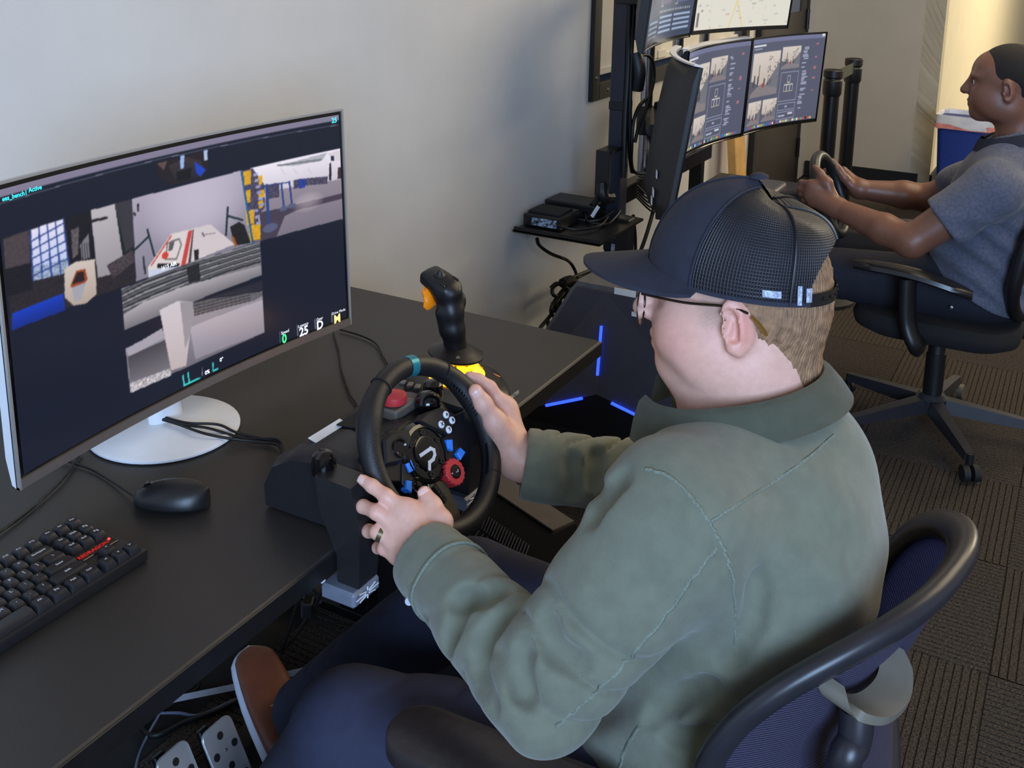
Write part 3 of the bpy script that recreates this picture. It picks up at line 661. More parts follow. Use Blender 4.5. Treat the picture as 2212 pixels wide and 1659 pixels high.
# ------------------------------------------------------------------ mouse
M_mouse = pm('mouse_black', (26, 26, 28), .4, var=.08)
ms = thing('computer_mouse', 'black corded computer mouse on the desk beside the keyboard', 'mouse', (.970, 1.060, .74))
Mm = T(.970, 1.060, .7405) @ RZ(26)
def mouse_ring(t):
    y = -.054+.108*t; e = max(0.0, 1-abs(2*t-1)**2.4)**.5; w_ = (.0315-.003*t)*e; h = .010+.029*max(0.0, 1-abs((t-.40)/.61)**2.2)**.6
    return [Mm @ V((w_*math.cos(a), y, max(.0005, .010+(h-.010)*math.sin(a) if math.sin(a) > 0 else .010+.0095*math.sin(a)))) for a in [2*math.pi*k/32 for k in range(32)]]
MB().loft([mouse_ring(t) for t in [.004, .02, .05, .1, .18, .28, .4, .52, .64, .76, .86, .93, .97, .994]]).build('shell', M_mouse, ms, 60)
MB().tube([Mm @ V((-.0032, .030, .0270)), Mm @ V((.0032, .030, .0270))], .0085, 16).build('scroll_wheel', M_gloss, ms)
MB().tube([Mm @ V((0, .010, .0375)), Mm @ V((0, .022, .0352)), Mm @ V((0, .036, .0308)), Mm @ V((0, .046, .0245))], .0006, 6).build('button_seam', M_gloss, ms)
cable('mouse_cable', [Mm @ V((0, .050, .010)), (0.9665,1.1685,0.7450), (0.9782,1.2310,0.7440), (0.9752,1.2776,0.7460), (0.9761,1.3095,0.7460)], .0020, M_cable, 'thin mouse cord running from the mouse under the large monitor', 'cable')

# ================================================================== steering wheel on the desk edge
Wm = frame((1.159, 0.749, 0.831), x=(0.9723, -0.1803, -0.1486), z=(-0.079, -0.8522, 0.5171))
M_leath = pm('wheel_leather', (22, 22, 24), .45, var=.1, scale=60, bump=.25, bscale=900)
M_whl = pm('wheel_plastic', (24, 24, 27), .4, var=.1)
M_bronze = pm('bronze_plate', (92, 86, 74), .35, metal=.6)
M_blueb = pm('blue_button', (44, 132, 240), .4, emit=(20, 90, 200), es=.2)
M_redb = pm('red_dial', (196, 52, 58), .45)
M_teal = pm('teal_stripe', (40, 130, 148), .3, metal=.4)
M_logo = pm('logo_grey', (205, 205, 212), .4)
M_sticker = pm('white_sticker', (220, 224, 232), .5)
wh = thing('steering_wheel', 'black leather racing wheel with red dial clamped to the near desk edge', 'steering wheel', (1.159, .86, .74))
RIM = .1155
def ringpts(r, z, a0=0, a1=360, n=64): return [Wm @ V((r*math.cos(math.radians(a0+(a1-a0)*i/n)), r*math.sin(math.radians(a0+(a1-a0)*i/n)), z)) for i in range(n+(0 if a1-a0 == 360 else 1))]
# rim with thumb swellings
rr_ = [.0148+.0028*math.exp(-((a-28)/16)**2)+.0028*math.exp(-((a-152)/16)**2) for a in [360*i/96 for i in range(96)]]
MB().tube(ringpts(RIM, 0, n=96), rr_, 14, closed=True).build('rim', M_leath, wh, 60)
MB().tube(ringpts(RIM, 0, 86.5, 93.5, 4), .0155, 14).build('centre_stripe', M_teal, wh)
for a in (57, 123, -32, 212): MB().tube(ringpts(RIM, 0, a, a+.8, 1), .0152 if a in (-32, 212) else .0165, 14).build('leather_seam', M_blackm, wh)
for a0, a1 in ((-35, -12), (14, 62)):
    for k in range(16):
        a = math.radians(a0+(a1-a0)*k/15); d = V((math.cos(a), math.sin(a), 0)); t = V((-d.y, d.x, 0))
        p = d*(RIM-.0145)+V((0, 0, .005)); MB().tube([Wm @ (p-t*.0012-d*.001), Wm @ (p+t*.0016+V((0, 0, .004)))], .0011, 5).build('stitch', M_gloss, wh)
def plate(name, P, m, z0, z1, parent=wh, inset=(.002, .0012)):
    return MB(Wm).prism([(p[0], p[1]) for p in P], z0, z1, inset=inset).build(name, m, parent, 30)
H = -.018
plate('right_spoke', [(0.0425,0.0350,-0.0180), (0.0878,0.0345,-0.0180), (0.1187,0.0378,-0.0180), (0.1254,0.0010,-0.0180), (0.0807,-0.0276,-0.0180), (0.0535,-0.0317,-0.0180), (0.0151,-0.0295,-0.0180)], M_whl, -.030, -.020)
plate('left_spoke', [(-0.0028,0.0306,-0.0180), (-0.0508,0.0371,-0.0180), (-0.0810,0.0273,-0.0180), (-0.1008,-0.0091,-0.0180), (-0.0839,-0.0255,-0.0180), (-0.0392,-0.0362,-0.0180), (-0.0135,-0.0230,-0.0180)], M_whl, -.030, -.020)
plate('bottom_spoke', [(-0.0145,-0.0389,-0.0180), (0.0224,-0.0510,-0.0180), (0.0293,-0.0867,-0.0180), (0.0332,-0.1111,-0.0180), (-0.0026,-0.1155,-0.0180), (-0.0090,-0.0884,-0.0180)], M_bronze, -.030, -.016)
plate('lower_left_panel', [(-0.0481,-0.0086,-0.0180), (-0.0159,-0.0289,-0.0180), (-0.0183,-0.0637,-0.0180), (-0.0474,-0.0564,-0.0180), (-0.0585,-0.0348,-0.0180)], M_whl, -.030, -.017)
plate('button_pod', [(-0.0020,0.0396,-0.0120), (0.0196,0.0481,-0.0120), (0.0495,0.0493,-0.0120), (0.0729,0.0358,-0.0120), (0.0744,0.0231,-0.0120), (0.0495,0.0076,-0.0120), (0.0213,0.0222,-0.0120)], M_whl, -.030, -.010, inset=(.004, .003))
plate('pad_pod', [(-0.0552,0.0352,-0.0120), (-0.0217,0.0303,-0.0120), (-0.0205,0.0196,-0.0120), (-0.0348,0.0025,-0.0120), (-0.0535,-0.0081,-0.0120), (-0.0822,-0.0047,-0.0120), (-0.0733,0.0274,-0.0120)], M_whl, -.030, -.012, inset=(.004, .003))
hub = MB(Wm).lathe([(.046, -.034), (.046, -.022), (.041, -.014), (.036, -.013), (.035, -.015), (.024, -.015), (.0235, -.0125), (.020, -.0118), (0, -.0112)], 48, T(*(-0.0010,-0.0062,-0.0150)[:2], 0)).build('hub', M_gloss, wh, 30)
HX, HY = (-0.0010,-0.0062,-0.0150)[:2]
for k in range(6):
    a = math.radians(60*k+25); MB(Wm).lathe([(0, -.016), (.0042, -.016), (.0042, -.0125), (.0022, -.0125), (.0018, -.0138), (0, -.0138)], 12, T(HX+.0295*math.cos(a), HY+.0295*math.sin(a), 0)).build('bolt', M_black, wh)
lg = [q[:2] for q in ((-0.0165,-0.0067,-0.0112), (0.0054,-0.0019,-0.0112), (0.0110,-0.0051,-0.0112), (0.0100,-0.0115,-0.0112), (0.0045,-0.0169,-0.0112), (-0.0042,-0.0195,-0.0112), (-0.0077,-0.0278,-0.0112))]; HX = HY = 0.0
mb = MB(Wm)
def stroke(P, w_, z):
    for i in range(len(P)-1):
        a = V((*P[i], 0)); b = V((*P[i+1], 0)); d = (b-a).normalized(); n = V((-d.y, d.x, 0))*w_/2; e = d*w_*.42
        mb.prism([((a-e-n).x, (a-e-n).y), ((b+e-n).x, (b+e-n).y), ((b+e+n).x, (b+e+n).y), ((a-e+n).x, (a-e+n).y)], z, z+.0005+.00003*i, T(HX, HY, 0))
stroke(lg, .0050, -.0111); mb.build('hub_logo', M_logo, wh)
for i, q in enumerate(((0.0530,0.0371,-0.0098), (0.0618,0.0271,-0.0098), (0.0382,0.0257,-0.0098), (0.0498,0.0158,-0.0098))):
    b = MB(Wm).lathe([(0, -.012), (.0056, -.012), (.0056, -.0088), (.0048, -.0078), (0, -.0074)], 16, T(q[0], q[1], 0)).build('face_button', M_sticker, wh)
    text('button_letter', 'ABXY'[i], .006, Wm @ T(q[0], q[1], -.0072), M_ink, b, bold=.0003)
for q, a in (((0.0484,-0.0045,-0.0170), 70), ((0.0652,-0.0210,-0.0170), 30), ((-0.0378,-0.0169,-0.0170), 100), ((-0.0501,-0.0404,-0.0160), 60)):
    MB(Wm).prism([(-.0082, -.0055), (.0082, -.0055), (.0062, .0055), (-.0062, .0055)], -.024, -.0135, T(q[0], q[1], 0) @ RZ(a), inset=(.0012, .001)).build('blue_button', M_blueb, wh, 30)
dq = (0.0375,-0.0427,-0.0120)
dial = []
for k in range(96):
    a = 2*math.pi*k/96; r = .0182+(.0012 if (k % 6) < 3 else 0); dial.append((r*math.cos(a), r*math.sin(a)))
d_ = MB(Wm).prism(dial, -.024, -.008, T(dq[0], dq[1], 0), inset=(.0012, .0012)).build('red_dial', M_redb, wh, 30)
MB(Wm).lathe([(0, -.009), (.0098, -.009), (.0098, -.0068), (.0086, -.0058), (0, -.0054)], 24, T(dq[0], dq[1], 0)).build('dial_button', M_gloss, d_)
mb = MB(Wm); mb.tube([(dq[0]+.0025, dq[1]+.002, -.0052), (dq[0]+.0025, dq[1]-.001, -.0052), (dq[0]-.002, dq[1]-.001, -.0052)], .0005, 5); mb.build('enter_mark', M_sticker, d_)
q = (-0.0347,-0.0448,-0.0130)
MB(Wm).lathe([(0, -.020), (.0125, -.020), (.0125, -.014), (.0105, -.0115), (.006, -.0125), (.0045, -.010), (0, -.0095)], 24, T(q[0], q[1], 0)).build('home_button', M_gloss, wh)
q = (0.0013,-0.0637,-0.0140); qa = math.degrees(math.atan2((0.0090,-0.0791,-0.0140)[1]-(-0.0045,-0.0506,-0.0140)[1], (0.0090,-0.0791,-0.0140)[0]-(-0.0045,-0.0506,-0.0140)[0]))
MB(Wm).box((q[0], q[1], -.0155), (.030, .0095, .006), RZ(qa), bevel=.0015).build('rocker_block', M_gloss, wh)
for k in range(4):
    MB(Wm).box((q[0]+(k-1.5)*.0075*math.cos(math.radians(qa)), q[1]+(k-1.5)*.0075*math.sin(math.radians(qa)), -.0122), (.0052, .0075, .0016), RZ(qa), bevel=.0005).build('rocker_key', M_whl, wh)
q = (-0.0493,0.0116,-0.0100)
MB(Wm).lathe([(0, -.014), (.0135, -.014), (.0135, -.0095), (.011, -.0095), (.0085, -.0115), (0, -.0115)], 28, T(q[0], q[1], 0)).build('direction_pad', M_gloss, wh)
for s_, P in ((1, [(0.0583,0.0752,-0.0450), (0.0688,0.0740,-0.0450), (0.0818,0.0518,-0.0450), (0.0777,0.0280,-0.0450), (0.0608,0.0383,-0.0450)]), (-1, None)):
    if P is None: P = [(-p[0], p[1], 0) for p in [(0.0583,0.0752,-0.0450), (0.0688,0.0740,-0.0450), (0.0818,0.0518,-0.0450), (0.0777,0.0280,-0.0450), (0.0608,0.0383,-0.0450)]]
    plate('shift_paddle', P, M_bronze, -.048, -.044)
MB(Wm).lathe([(0, -.16), (.055, -.16), (.06, -.09), (.052, -.05), (.044, -.033), (0, -.033)], 32).build('column', M_black, wh, 50)
# housing
M_house = pm('housing_plastic', (33, 32, 34), .34, var=.08, bump=.08, bscale=900)
sec = [(.772, .745), (.770, .79), (.782, .826), (.806, .842), (.860, .845), (.900, .838), (.936, .815), (.952, .78), (.950, .745)]
rings = []
for x, k in ((1.034, .0), (1.037, .75), (1.046, .93), (1.064, 1.0), (1.254, 1.0), (1.272, .93), (1.281, .75), (1.284, 0)):
    kk = k if k else .70
    rings.append([(x, .885+(y-.885)*(.80+.20*kk), .741+(z-.741)*(.55+.45*kk)) for y, z in sec])
MB().loft(rings).build('housing', M_house, wh, 40)
for s_ in (-1, 1):
    x0 = 1.159+s_*.138
    jaw = MB().loft([[(x0+a*.5, y, z) for a, y, z in ((-.040, .772, .835), (.040, .772, .835), (.040, .83, .838), (-.040, .83, .838))],
               [(x0+a*.5, y, z) for a, y, z in ((-.050, .755, .795), (.050, .755, .795), (.050, .82, .795), (-.050, .82, .795))],
               [(x0+a*.5, y, z) for a, y, z in ((-.044, .757, .735), (.044, .757, .735), (.044, .794, .735), (-.044, .794, .735))],
               [(x0+a*.5, y, z) for a, y, z in ((-.040, .760, .695), (.040, .760, .695), (.040, .794, .695), (-.040, .794, .695))]]).build('clamp_jaw', M_house, wh, 50)
    MB().box((x0-.004, .786, .683), (.058, .056, .022), bevel=.004).build('clamp_foot', pm('clamp_grey', (112, 118, 132), .35), wh)
    for k in range(8):
        a = 2*math.pi*k/8; MB().tube([(x0-.004+.004*math.cos(a), .7575, .683+.003*math.sin(a)), (x0-.004+.024*math.cos(a), .7575, .683+.0085*math.sin(a))], .0009, 5).build('clamp_rib', M_white, wh)
    MB().lathe([(0, 0), (.016, 0), (.017, .012), (.015, .026), (.009, .031), (0, .032)], 18, T(x0-.005*s_, .835, .828)).build('clamp_knob', M_gloss, wh, 40)
MB().box((1.1024,0.8857,0.8420), (.070, .020, .001), RX(14)).build('housing_label', M_label, wh)
MB().box((1.16, .868, .846), (.08, .04, .002), RX(-6), bevel=.0006).build('hook_patch', M_blackm, wh)
for k in range(5): MB().box((1.062+.011*k, .797, .838), (.004, .018, .003), RX(35), bevel=.0008).build('vent_slot', M_gloss, wh)
# emergency stop on the housing
es = thing('emergency_stop_button', 'red mushroom push button on a small grey box behind the wheel rim', 'push button', (1.200, .846, .843))
MB().box((1.200, .846, .850), (.055, .05, .017), bevel=.003).build('button_box', pm('warm_grey', (96, 90, 84), .45), es)
MB().lathe([(0, .862), (.013, .862), (.013, .866), (.0195, .867), (.0205, .872), (.0195, .878), (.012, .8815), (0, .8825)], 28, T(1.196, .842, -.006)).build('mushroom_cap', M_redb, es, 50)
kn = thing('shift_knob', 'glossy black ball knob beside the red push button', 'knob', (1.232, .806, .835))
MB().lathe([(0, .843), (.012, .843), (.010, .850), (.008, .856), (0, .856)], 18, T(1.232, .806, -.012)).build('collar', M_black, kn)
MB().lathe([(.004, .853), (.013, .855), (.019, .862), (.0205, .870), (.0175, .879), (.010, .885), (0, .887)], 24, T(1.232, .806, -.016)).build('ball', M_gloss, kn, 60)
# ------------------------------------------------------------------ joystick
M_amber = pm('amber_plastic', (230, 140, 20), .3, emit=(235, 120, 6), es=.25)
M_amberl = pm('amber_light', (255, 200, 60), .3, emit=(255, 168, 20), es=3.0)
js = thing('joystick', 'black flight joystick with amber trigger and glowing amber base', 'joystick', (1.486, .912, .74))
JC = V((1.486, .912, .741))
out = [JC+V((.082*math.cos(a)*(1+.10*math.cos(2*a)), .098*math.sin(a)*(1+.05*math.cos(4*a)), 0)) for a in [2*math.pi*k/40 for k in range(40)]]
def jr(f, z): return [JC+(p-JC)*f+V((0, 0, z)) for p in out]
MB().loft([jr(.96, 0), jr(1, .006), jr(1, .018), jr(.93, .027), jr(.70, .033), jr(.45, .036)]).build('base', M_black, js, 40)
MB().lathe([(0, .034), (.048, .035), (.050, .040), (.043, .050), (.028, .060), (0, .062)], 32, T(*JC)).build('glow_ring', M_amberl, js, 50)
for k in range(7): MB().tube([JC+V((.012*math.cos(k*.9), .012*math.sin(k*.9), .066)), JC+V((.046*math.cos(k*.9), .046*math.sin(k*.9), .047))], .0022, 6).build('boot_rib', M_amber, js)
for k in range(3):
    for s_ in (-1, 1):
        MB().box(JC+V((-.062+.004*k, s_*(.040+.018*k), .029-.002*k)), (.016, .010, .006), RZ(20*s_), bevel=.001).build('base_key', pm('key_silver', (120, 124, 134), .35, metal=.3), js)
MB().tube([JC+V((.048, -.060, .030)), JC+V((.058, -.030, .030)), JC+V((.060, .0, .030))], .0009, 6).build('accent_line', pm('copper_line', (214, 150, 120), .4, emit=(200, 110, 70), es=.3), js)
text('base_lettering', 'THRUSTMASTER', .010, frame(JC+V((.010, -.0995, .012)), x=(1, .0, 0), z=(0, -1, 0)), M_label, js)
D0 = V((1.4882,0.9150,0.8183)); 
MB().lathe([(0, -.004), (.043, -.006), (.049, -.002), (.049, .001), (.036, .007), (.024, .014), (0, .016)], 36, frame(D0, z=(.06, -.10, 1), x=(1, 0, 0))).build('hand_rest', M_black, js, 50)
MB().tube([JC+V((0, 0, .05)), D0], .011, 12).build('shaft', M_black, js)
sd = SDF((1.36, .84, .78), (1.56, 1.04, 1.0), .0028)
g0 = V((1.4865,0.9150,0.8274)); g1 = V((1.4814,0.9170,0.8627)); g2 = V((1.4813,0.9220,0.8955)); g3 = V((1.4816,0.9300,0.9208)); g4 = V((1.4839,0.9420,0.9380))
sd.chain([g0, g1, g2, g3], [.0205, .0185, .0205, .0225], .012)
HM = frame(g4, x=(.2, 1, .45), z=(-.25, -.25, 1))
sd.ell(g4+V((0, .0, .002)), (.040, .024, .019), HM, .016)
sd.box(g4+V((0, .004, .004)), (.034, .021, .013), HM, .008, .006)
sd.cap(g1+V((-.012, .008, 0)), g2+V((-.018, .010, 0)), .010, .008, .01)
sd.ell(g3+V((.022, -.012, -.012)), (.009, .012, .016), None, .01)
P, F = sd.arrays(); link('grip', mesh_np('grip', relax(P, F, 1), F), M_black, None, 80); attach(bpy.data.objects['grip'], js)
tr = (1.4695,0.9620,0.9166)
MB().tube(spline([(1.4696,0.9650,0.9329), (1.4753,0.9620,0.9166), (1.4695,0.9600,0.9061), (1.4624,0.9620,0.8978)]), [.008, .0105, .009, .004], 10, flat=(1.5, .75)).build('trigger', M_amber, js, 60)
MB().lathe([(0, 0), (.011, 0), (.0105, .006), (.006, .009), (.003, .015), (0, .017)], 16, HM @ T(.006, .002, .014)).build('hat_switch', M_black, js)
for k in range(3): MB().box((0, 0, 0), (.013, .008, .005), HM @ T(-.016, -.013+.013*k, .0165), bevel=.001).build('thumb_button', M_gloss, js)
MB().lathe([(0, 0), (.004, 0), (.003, .002), (0, .0022)], 10, frame(D0+V((-.030, -.022, .006)), z=(-.4, -.4, 1), x=(1, 0, 0))).build('screw', M_chrome, js)
# cables on the desk top
for P, lab in (([(1.1303,1.2823,0.7560), (1.1314,1.2192,0.7570), (1.1297,1.1574,0.7570), (1.1483,1.1173,0.7500), (1.1685,1.0785,0.7460), (1.1645,1.0318,0.7500), (1.062, .940, .765)], 'lowest of the three black cords crossing the white monitor foot'),
               ([(1.1340,1.2820,0.7570), (1.1326,1.2102,0.7580), (1.1462,1.1638,0.7570), (1.1645,1.1181,0.7460), (1.1795,1.0790,0.7450), (1.1708,1.0372,0.7520), (1.068, .942, .775)], 'middle black cord of the three crossing the white monitor foot'),
               ([(1.1369,1.2766,0.7580), (1.1385,1.2061,0.7590), (1.1633,1.1606,0.7570), (1.1685,1.1266,0.7500), (1.1790,1.0880,0.7460), (1.1745,1.0403,0.7550), (1.074, .942, .785)], 'uppermost black cord looping over the white monitor foot edge')):
    cable('wheel_cable', P, .0022, M_cable, lab, 'cable', group='cords crossing the monitor foot')
cable('joystick_cable', [(1.6185,1.2694,0.7450), (1.6144,1.2144,0.7450), (1.5965,1.1652,0.7450), (1.5515,1.1153,0.7450), (1.5147,1.0712,0.7450), (1.5001,1.0353,0.7450), (1.42, .97, .752)], .002, M_cable, 'black joystick cord bending across the desk right of the monitor', 'cable')
cable('monitor_cable', [(1.6032,1.2749,0.7450), (1.5254,1.2003,0.7450), (1.4587,1.1420,0.7450), (1.3867,1.0691,0.7450), (1.3417,1.0201,0.7450), (1.20, .955, .76)], .002, M_cable, 'black cord running down the desk from monitor to wheel housing', 'cable')
# ================================================================== towers
M_tow = pm('tower_dark_grey', (62, 62, 70), .45, var=.05)
M_tow2 = pm('tower_black', (19, 19, 22), .55, var=.08)
M_towg = pm('tower_grey_metal', (104, 102, 104), .4, metal=.3)
M_led = glow('blue_led', (40, 70, 255), 2.6)
tw = thing('gaming_tower', 'big angular grey gaming tower with blue light bars on the floor past the desk', 'computer', (2.58, .99, 0))
side = [(1.152, .612), (1.135, .632), (.80, .632), (.775, .612), (.60, .24), (.62, .05), (.66, .03), (1.30, .03), (1.35, .05), (1.372, .22)]
MB().loft([[(x, y, z) for y, z in side] for x in (2.46, 2.68)]).build('chassis', M_towg, tw, 20)
cv = (2.425, 1.052, .342); 
ins = lambda p: (2.452, p[0], p[1])
def facet(name, P, m):
    mb = MB(); vs = mb.pts(P); mb.bm.faces.new(vs); 
    vb = mb.pts([(2.4585, p[1], p[2]) for p in P]); mb.bm.faces.new(vb[::-1])
    for i in range(len(P)):
        j = (i+1) % len(P); mb.bm.faces.new((vs[i], vs[j], vb[j], vb[i]))
    return mb.build(name, m, tw, 20)
facet('rear_panel', [cv, ins((1.052, .618)), ins((1.135, .618)), ins((1.36, .225)), ins((1.345, .205))], M_tow)
facet('front_panel', [cv, ins((.615, .225)), ins((.605, .245)), ins((.79, .618)), ins((1.052, .618))], M_tow)
facet('lower_panel', [cv, ins((1.345, .205)), ins((1.33, .045)), ins((.64, .045)), ins((.615, .225))], M_tow2)
def ledbar(a, b):
    o = MB().tube([a, b], .0042, 8).build('light_bar', M_led, tw); return o
def onpanel(p, q, t): return tuple(p[i]+(q[i]-p[i])*t+(-.0075 if i == 0 else 0) for i in range(3))
ledbar(onpanel(cv, ins((1.052, .618)), .20), onpanel(cv, ins((1.052, .618)), .68))
ledbar(onpanel(cv, ins((1.345, .205)), .14), onpanel(cv, ins((1.345, .205)), .52))
ledbar(onpanel(cv, ins((.615, .225)), .10), onpanel(cv, ins((.615, .225)), .46))
MB().box((2.4550,0.9974,0.6242), (.001, .06, .022)).build('asset_label', M_label, tw)
MB().box((2.4450,0.9575,0.5770), (.001, .030, .012)).build('asset_label', M_label, tw)
# small tower with vents
d_ax = V((-.38, -.925, 0)).normalized(); e_ax = V((.925, -.38, 0)).normalized()
Pm = frame((1.528, .812, 0), x=e_ax, z=(0, 0, 1))      # local x across, y back
pt = thing('desktop_computer', 'black desktop computer with slanted ribbed vents under the near desk', 'computer', (1.68, 1.0, 0))
profx = [(0, .01), (0, .395), (.052, .425), (.092, .447), (.148, .450), (.160, .43), (.16, .01)]
MB(Pm).loft([[(x, y, z) for x, z in profx] for y in (0.0, .47)]).build('case', M_tow2, pt, 20)
MB(Pm).prism([(.095, .004), (.148, .004), (.148, .465), (.095, .465)], .449, .453).build('top_cover', pm('case_brown_grey', (88, 80, 72), .45), pt)
A0 = V((.002, 0, .3985)); dx_ = V((.052, 0, .030)).normalized()
for k in range(26): 
    y = .012+.0135*k; MB(Pm).tube([A0+dx_*.004+V((0, y, 0)), A0+dx_*.027+V((0, y+.004, 0))], .0016, 5).build('vent_rib', pm('rib_blue_grey', (70, 76, 96), .4), pt)
for k in range(44):
    y = .008+.008*k; MB(Pm).tube([A0+dx_*.031+V((0, y, .0005)), A0+dx_*.060+V((0, y+.014, .0005))], .001, 5).build('vent_rib', MATS['rib_blue_grey'], pt)
MB(Pm).tube([(.001, .003, .397), (.001, .36, .397)], .0022, 6).build('vent_edge', MATS['rib_blue_grey'], pt)
MB(Pm).lathe([(0, 0), (.003, 0), (.0025, .002), (0, .003)], 10, frame((.135, -.0005, .30), z=(0, -1, 0), x=(1, 0, 0))).build('power_light', M_redled, pt)
for x, y in ((.012, .03), (.012, -.01)): MB(Pm).box((-.010, .10+y, .30), (.022, .014, .008), bevel=.001).build('plug', M_label, pt)
# ================================================================== pedals and floor cords
M_steelp = pm('pedal_steel', (176, 178, 182), .35, metal=.6, var=.05)
pd = thing('pedal_set', 'black pedal unit with drilled steel pedals under the near desk', 'pedals', (1.24, 1.22, 0))
MB().loft([[(1.04, 1.02, .001), (1.42, 1.02, .001), (1.42, 1.275, .001), (1.04, 1.275, .001)], [(1.04, 1.02, .010), (1.42, 1.02, .010), (1.42, 1.275, .045), (1.04, 1.275, .045)], [(1.06, 1.18, .045), (1.40, 1.18, .045), (1.40, 1.265, .06), (1.06, 1.265, .06)]]).build('base', M_black, pd, 25)
hole = pm('hole_dark', (12, 12, 14), .6)
def pedal(c, wd, hg, ang):
    Mp = T(*c) @ RX(ang)
    p = MB(Mp).prism(rrect(wd, hg, .014, 4), -.002, .003, inset=(.0012, .001)).build('pedal_plate', M_steelp, pd, 30)
    for x, y in ((0, .036), (-.021, .010), (.021, .010), (0, -.018), (-.021, -.044), (.021, -.044)):
        MB(Mp).lathe([(0, .0031), (.0062, .0031), (.0066, .0036), (0, .0037)], 16, T(x, y, 0)).build('pedal_hole', hole, p)
    MB(Mp).lathe([(0, .003), (.0028, .003), (.002, .0052), (0, .0055)], 10, T(0, .010, 0)).build('rivet', M_chrome, p)
    MB().box((c[0], c[1]+.03, c[2]-.03), (.022, .012, .13), RX(-25), bevel=.002).build('pedal_arm', M_steel, pd)
pedal(V((1.1648,1.1695,0.1400)), .068, .115, 62); pedal(V((1.0843,1.1906,0.1400)), .068, .115, 62); pedal((1.305, 1.195, .092), .056, .13, 32)
MB().tube([(1.2786,1.5194,0.0120), (1.4233,1.3881,0.0120), (1.5089,1.3192,0.0120), (1.5902,1.2518,0.0120)], .010, 4, flat=(1, .7)).build('floor_bar', pm('steel_bar_light', (176, 184, 200), .4, metal=.3))
tag(bpy.data.objects['floor_bar'], 'straight pale metal bar lying on the carpet under the desk', 'metal bar')
cable('power_cord', [(1.2652,1.5674,0.0080), (1.2657,1.5157,0.0080), (1.2482,1.4835,0.0080), (1.2373,1.4464,0.0080), (1.2524,1.4253,0.0080), (1.2979,1.4107,0.0080), (1.3531,1.3789,0.0080), (1.4201,1.3553,0.0080)], .0055, M_cable, 'thick black cord bending in a hook on the carpet under the desk', 'cable')
cable('looped_cord', [(1.3042,1.5061,0.0080), (1.3294,1.4805,0.0200), (1.3696,1.4704,0.0200), (1.3843,1.4671,0.0200), (1.3736,1.4568,0.0120), (1.3397,1.4662,0.0080), (1.2886,1.4765,0.0080)], .0055, M_cable, 'black cord loop lying on the pale floor bar', 'cable')
cable('grey_cord', [(1.3317,1.4811,0.0500), (1.3170,1.4771,0.0300), (1.2850,1.4658,0.0150), (1.2347,1.4461,0.0080), (1.1936,1.4233,0.0080), (1.1492,1.3886,0.0080)], .0028, pm('grey_cable', (96, 108, 130), .4), 'thin grey cord curving toward the bottom edge of the desk', 'cable')
cable('thin_cord', [(1.2140,1.5345,0.0080), (1.2658,1.5029,0.0080), (1.3070,1.4451,0.0080), (1.3253,1.4012,0.0080), (1.3864,1.3736,0.0080), (1.4398,1.3484,0.0080)], .003, MATS['grey_cable'], 'thin grey cord crossing under the black loop toward the shoe', 'cable')
bd = thing('hanging_cords', 'bundle of thin black cords hanging from the desk edge by the clamp', 'cable', (1.30, 1.0, .70))
for P in ([(1.2232,1.0372,0.4885), (1.3121,1.1351,0.3511), (1.3786,1.2145,0.2241), (1.4204,1.2714,0.1377)], [(1.2155,0.9924,0.4998), (1.2899,1.0796,0.3751), (1.3725,1.1888,0.2374), (1.4207,1.2694,0.1341)], [(1.2640,1.0406,0.4222), (1.3160,1.1177,0.3272), (1.3996,1.2243,0.1872)], [(1.2280,1.0462,0.4802), (1.2512,1.0317,0.4460)]):
    MB().tube(spline(P, 6), .003, 6).build('cord', M_cable, bd)
MB().loft([[(1.1694,0.9674,0.5430), (1.1766,0.9585,0.5531), (1.1735,0.9546,0.5305)], [(1.1799,0.9762,0.5340), (1.1873,0.9671,0.5442), (1.1841,0.9632,0.5214)]]).build('white_clip', M_white, bd)
MB().box((1.2801,1.0815,0.3875), (.028, .02, .03), RZ(30), bevel=.003).build('plug', M_black, bd)

# ================================================================== near chair
M_mesh = pm('chair_mesh_blue', (62, 80, 176), .7, var=.2, scale=600, wave=('Z', 75, .9))
M_meshb = pm('chair_mesh_back', (58, 54, 78), .8, var=.3, scale=700, wave=('Z', 90, .9))
M_rim = pm('chair_rim', (42, 41, 46), .35, var=.1)
M_strap = pm('chair_loop_grey', (108, 102, 90), .5, var=.1)
M_pad = pm('armrest_pad', (50, 44, 44), .35, var=.15, bump=.2, bscale=90)
M_seat = pm('seat_fabric_black', (18, 18, 20), .9, bump=.4, bscale=700)
ch = thing('mesh_office_chair', 'blue mesh back office chair under the man in the green shirt', 'chair', (1.10, .30, 0))
nb = V((.20, .98, 0)).normalized(); rb = V((nb.y, -nb.x, 0)); tl = math.radians(20); ub = V((0, 0, math.cos(tl)))-nb*math.sin(tl)
Ob = V((1.135, .138, .690))
def bk(a, b, o=0.0): return Ob+rb*a+ub*b+nb*(.088*abs(a/.228)**2.3-.42*max(0.0, -b-.01)+o)
def outl(t, f=1.0):
    c, s_ = math.cos(t), math.sin(t); n = 2.3
    a = .228*math.copysign(abs(c)**(2/n), c)*f; b = .200*math.copysign(abs(s_)**(2/n), s_)*f
    a *= (1 if b > 0 else 1-.14*(b/-.20))
    if b > 0: b += .030*(abs(a)/.228)**3
    return a, b
N_ = 72
pts = [bk(*outl(2*math.pi*i/N_)) for i in range(N_)]
MB().tube(pts, .0165, 12, closed=True, flat=(1.25, .8)).build('back_frame', M_rim, ch, 60)
MB().tube([bk(*outl(2*math.pi*i/N_, .955), .010) for i in range(N_)], .006, 8, closed=True).build('mesh_piping', M_seat, ch, 60)
def msh(o): return lambda u, v: bk(*[q for q in outl(2*math.pi*u, .02+.95*v)], o)
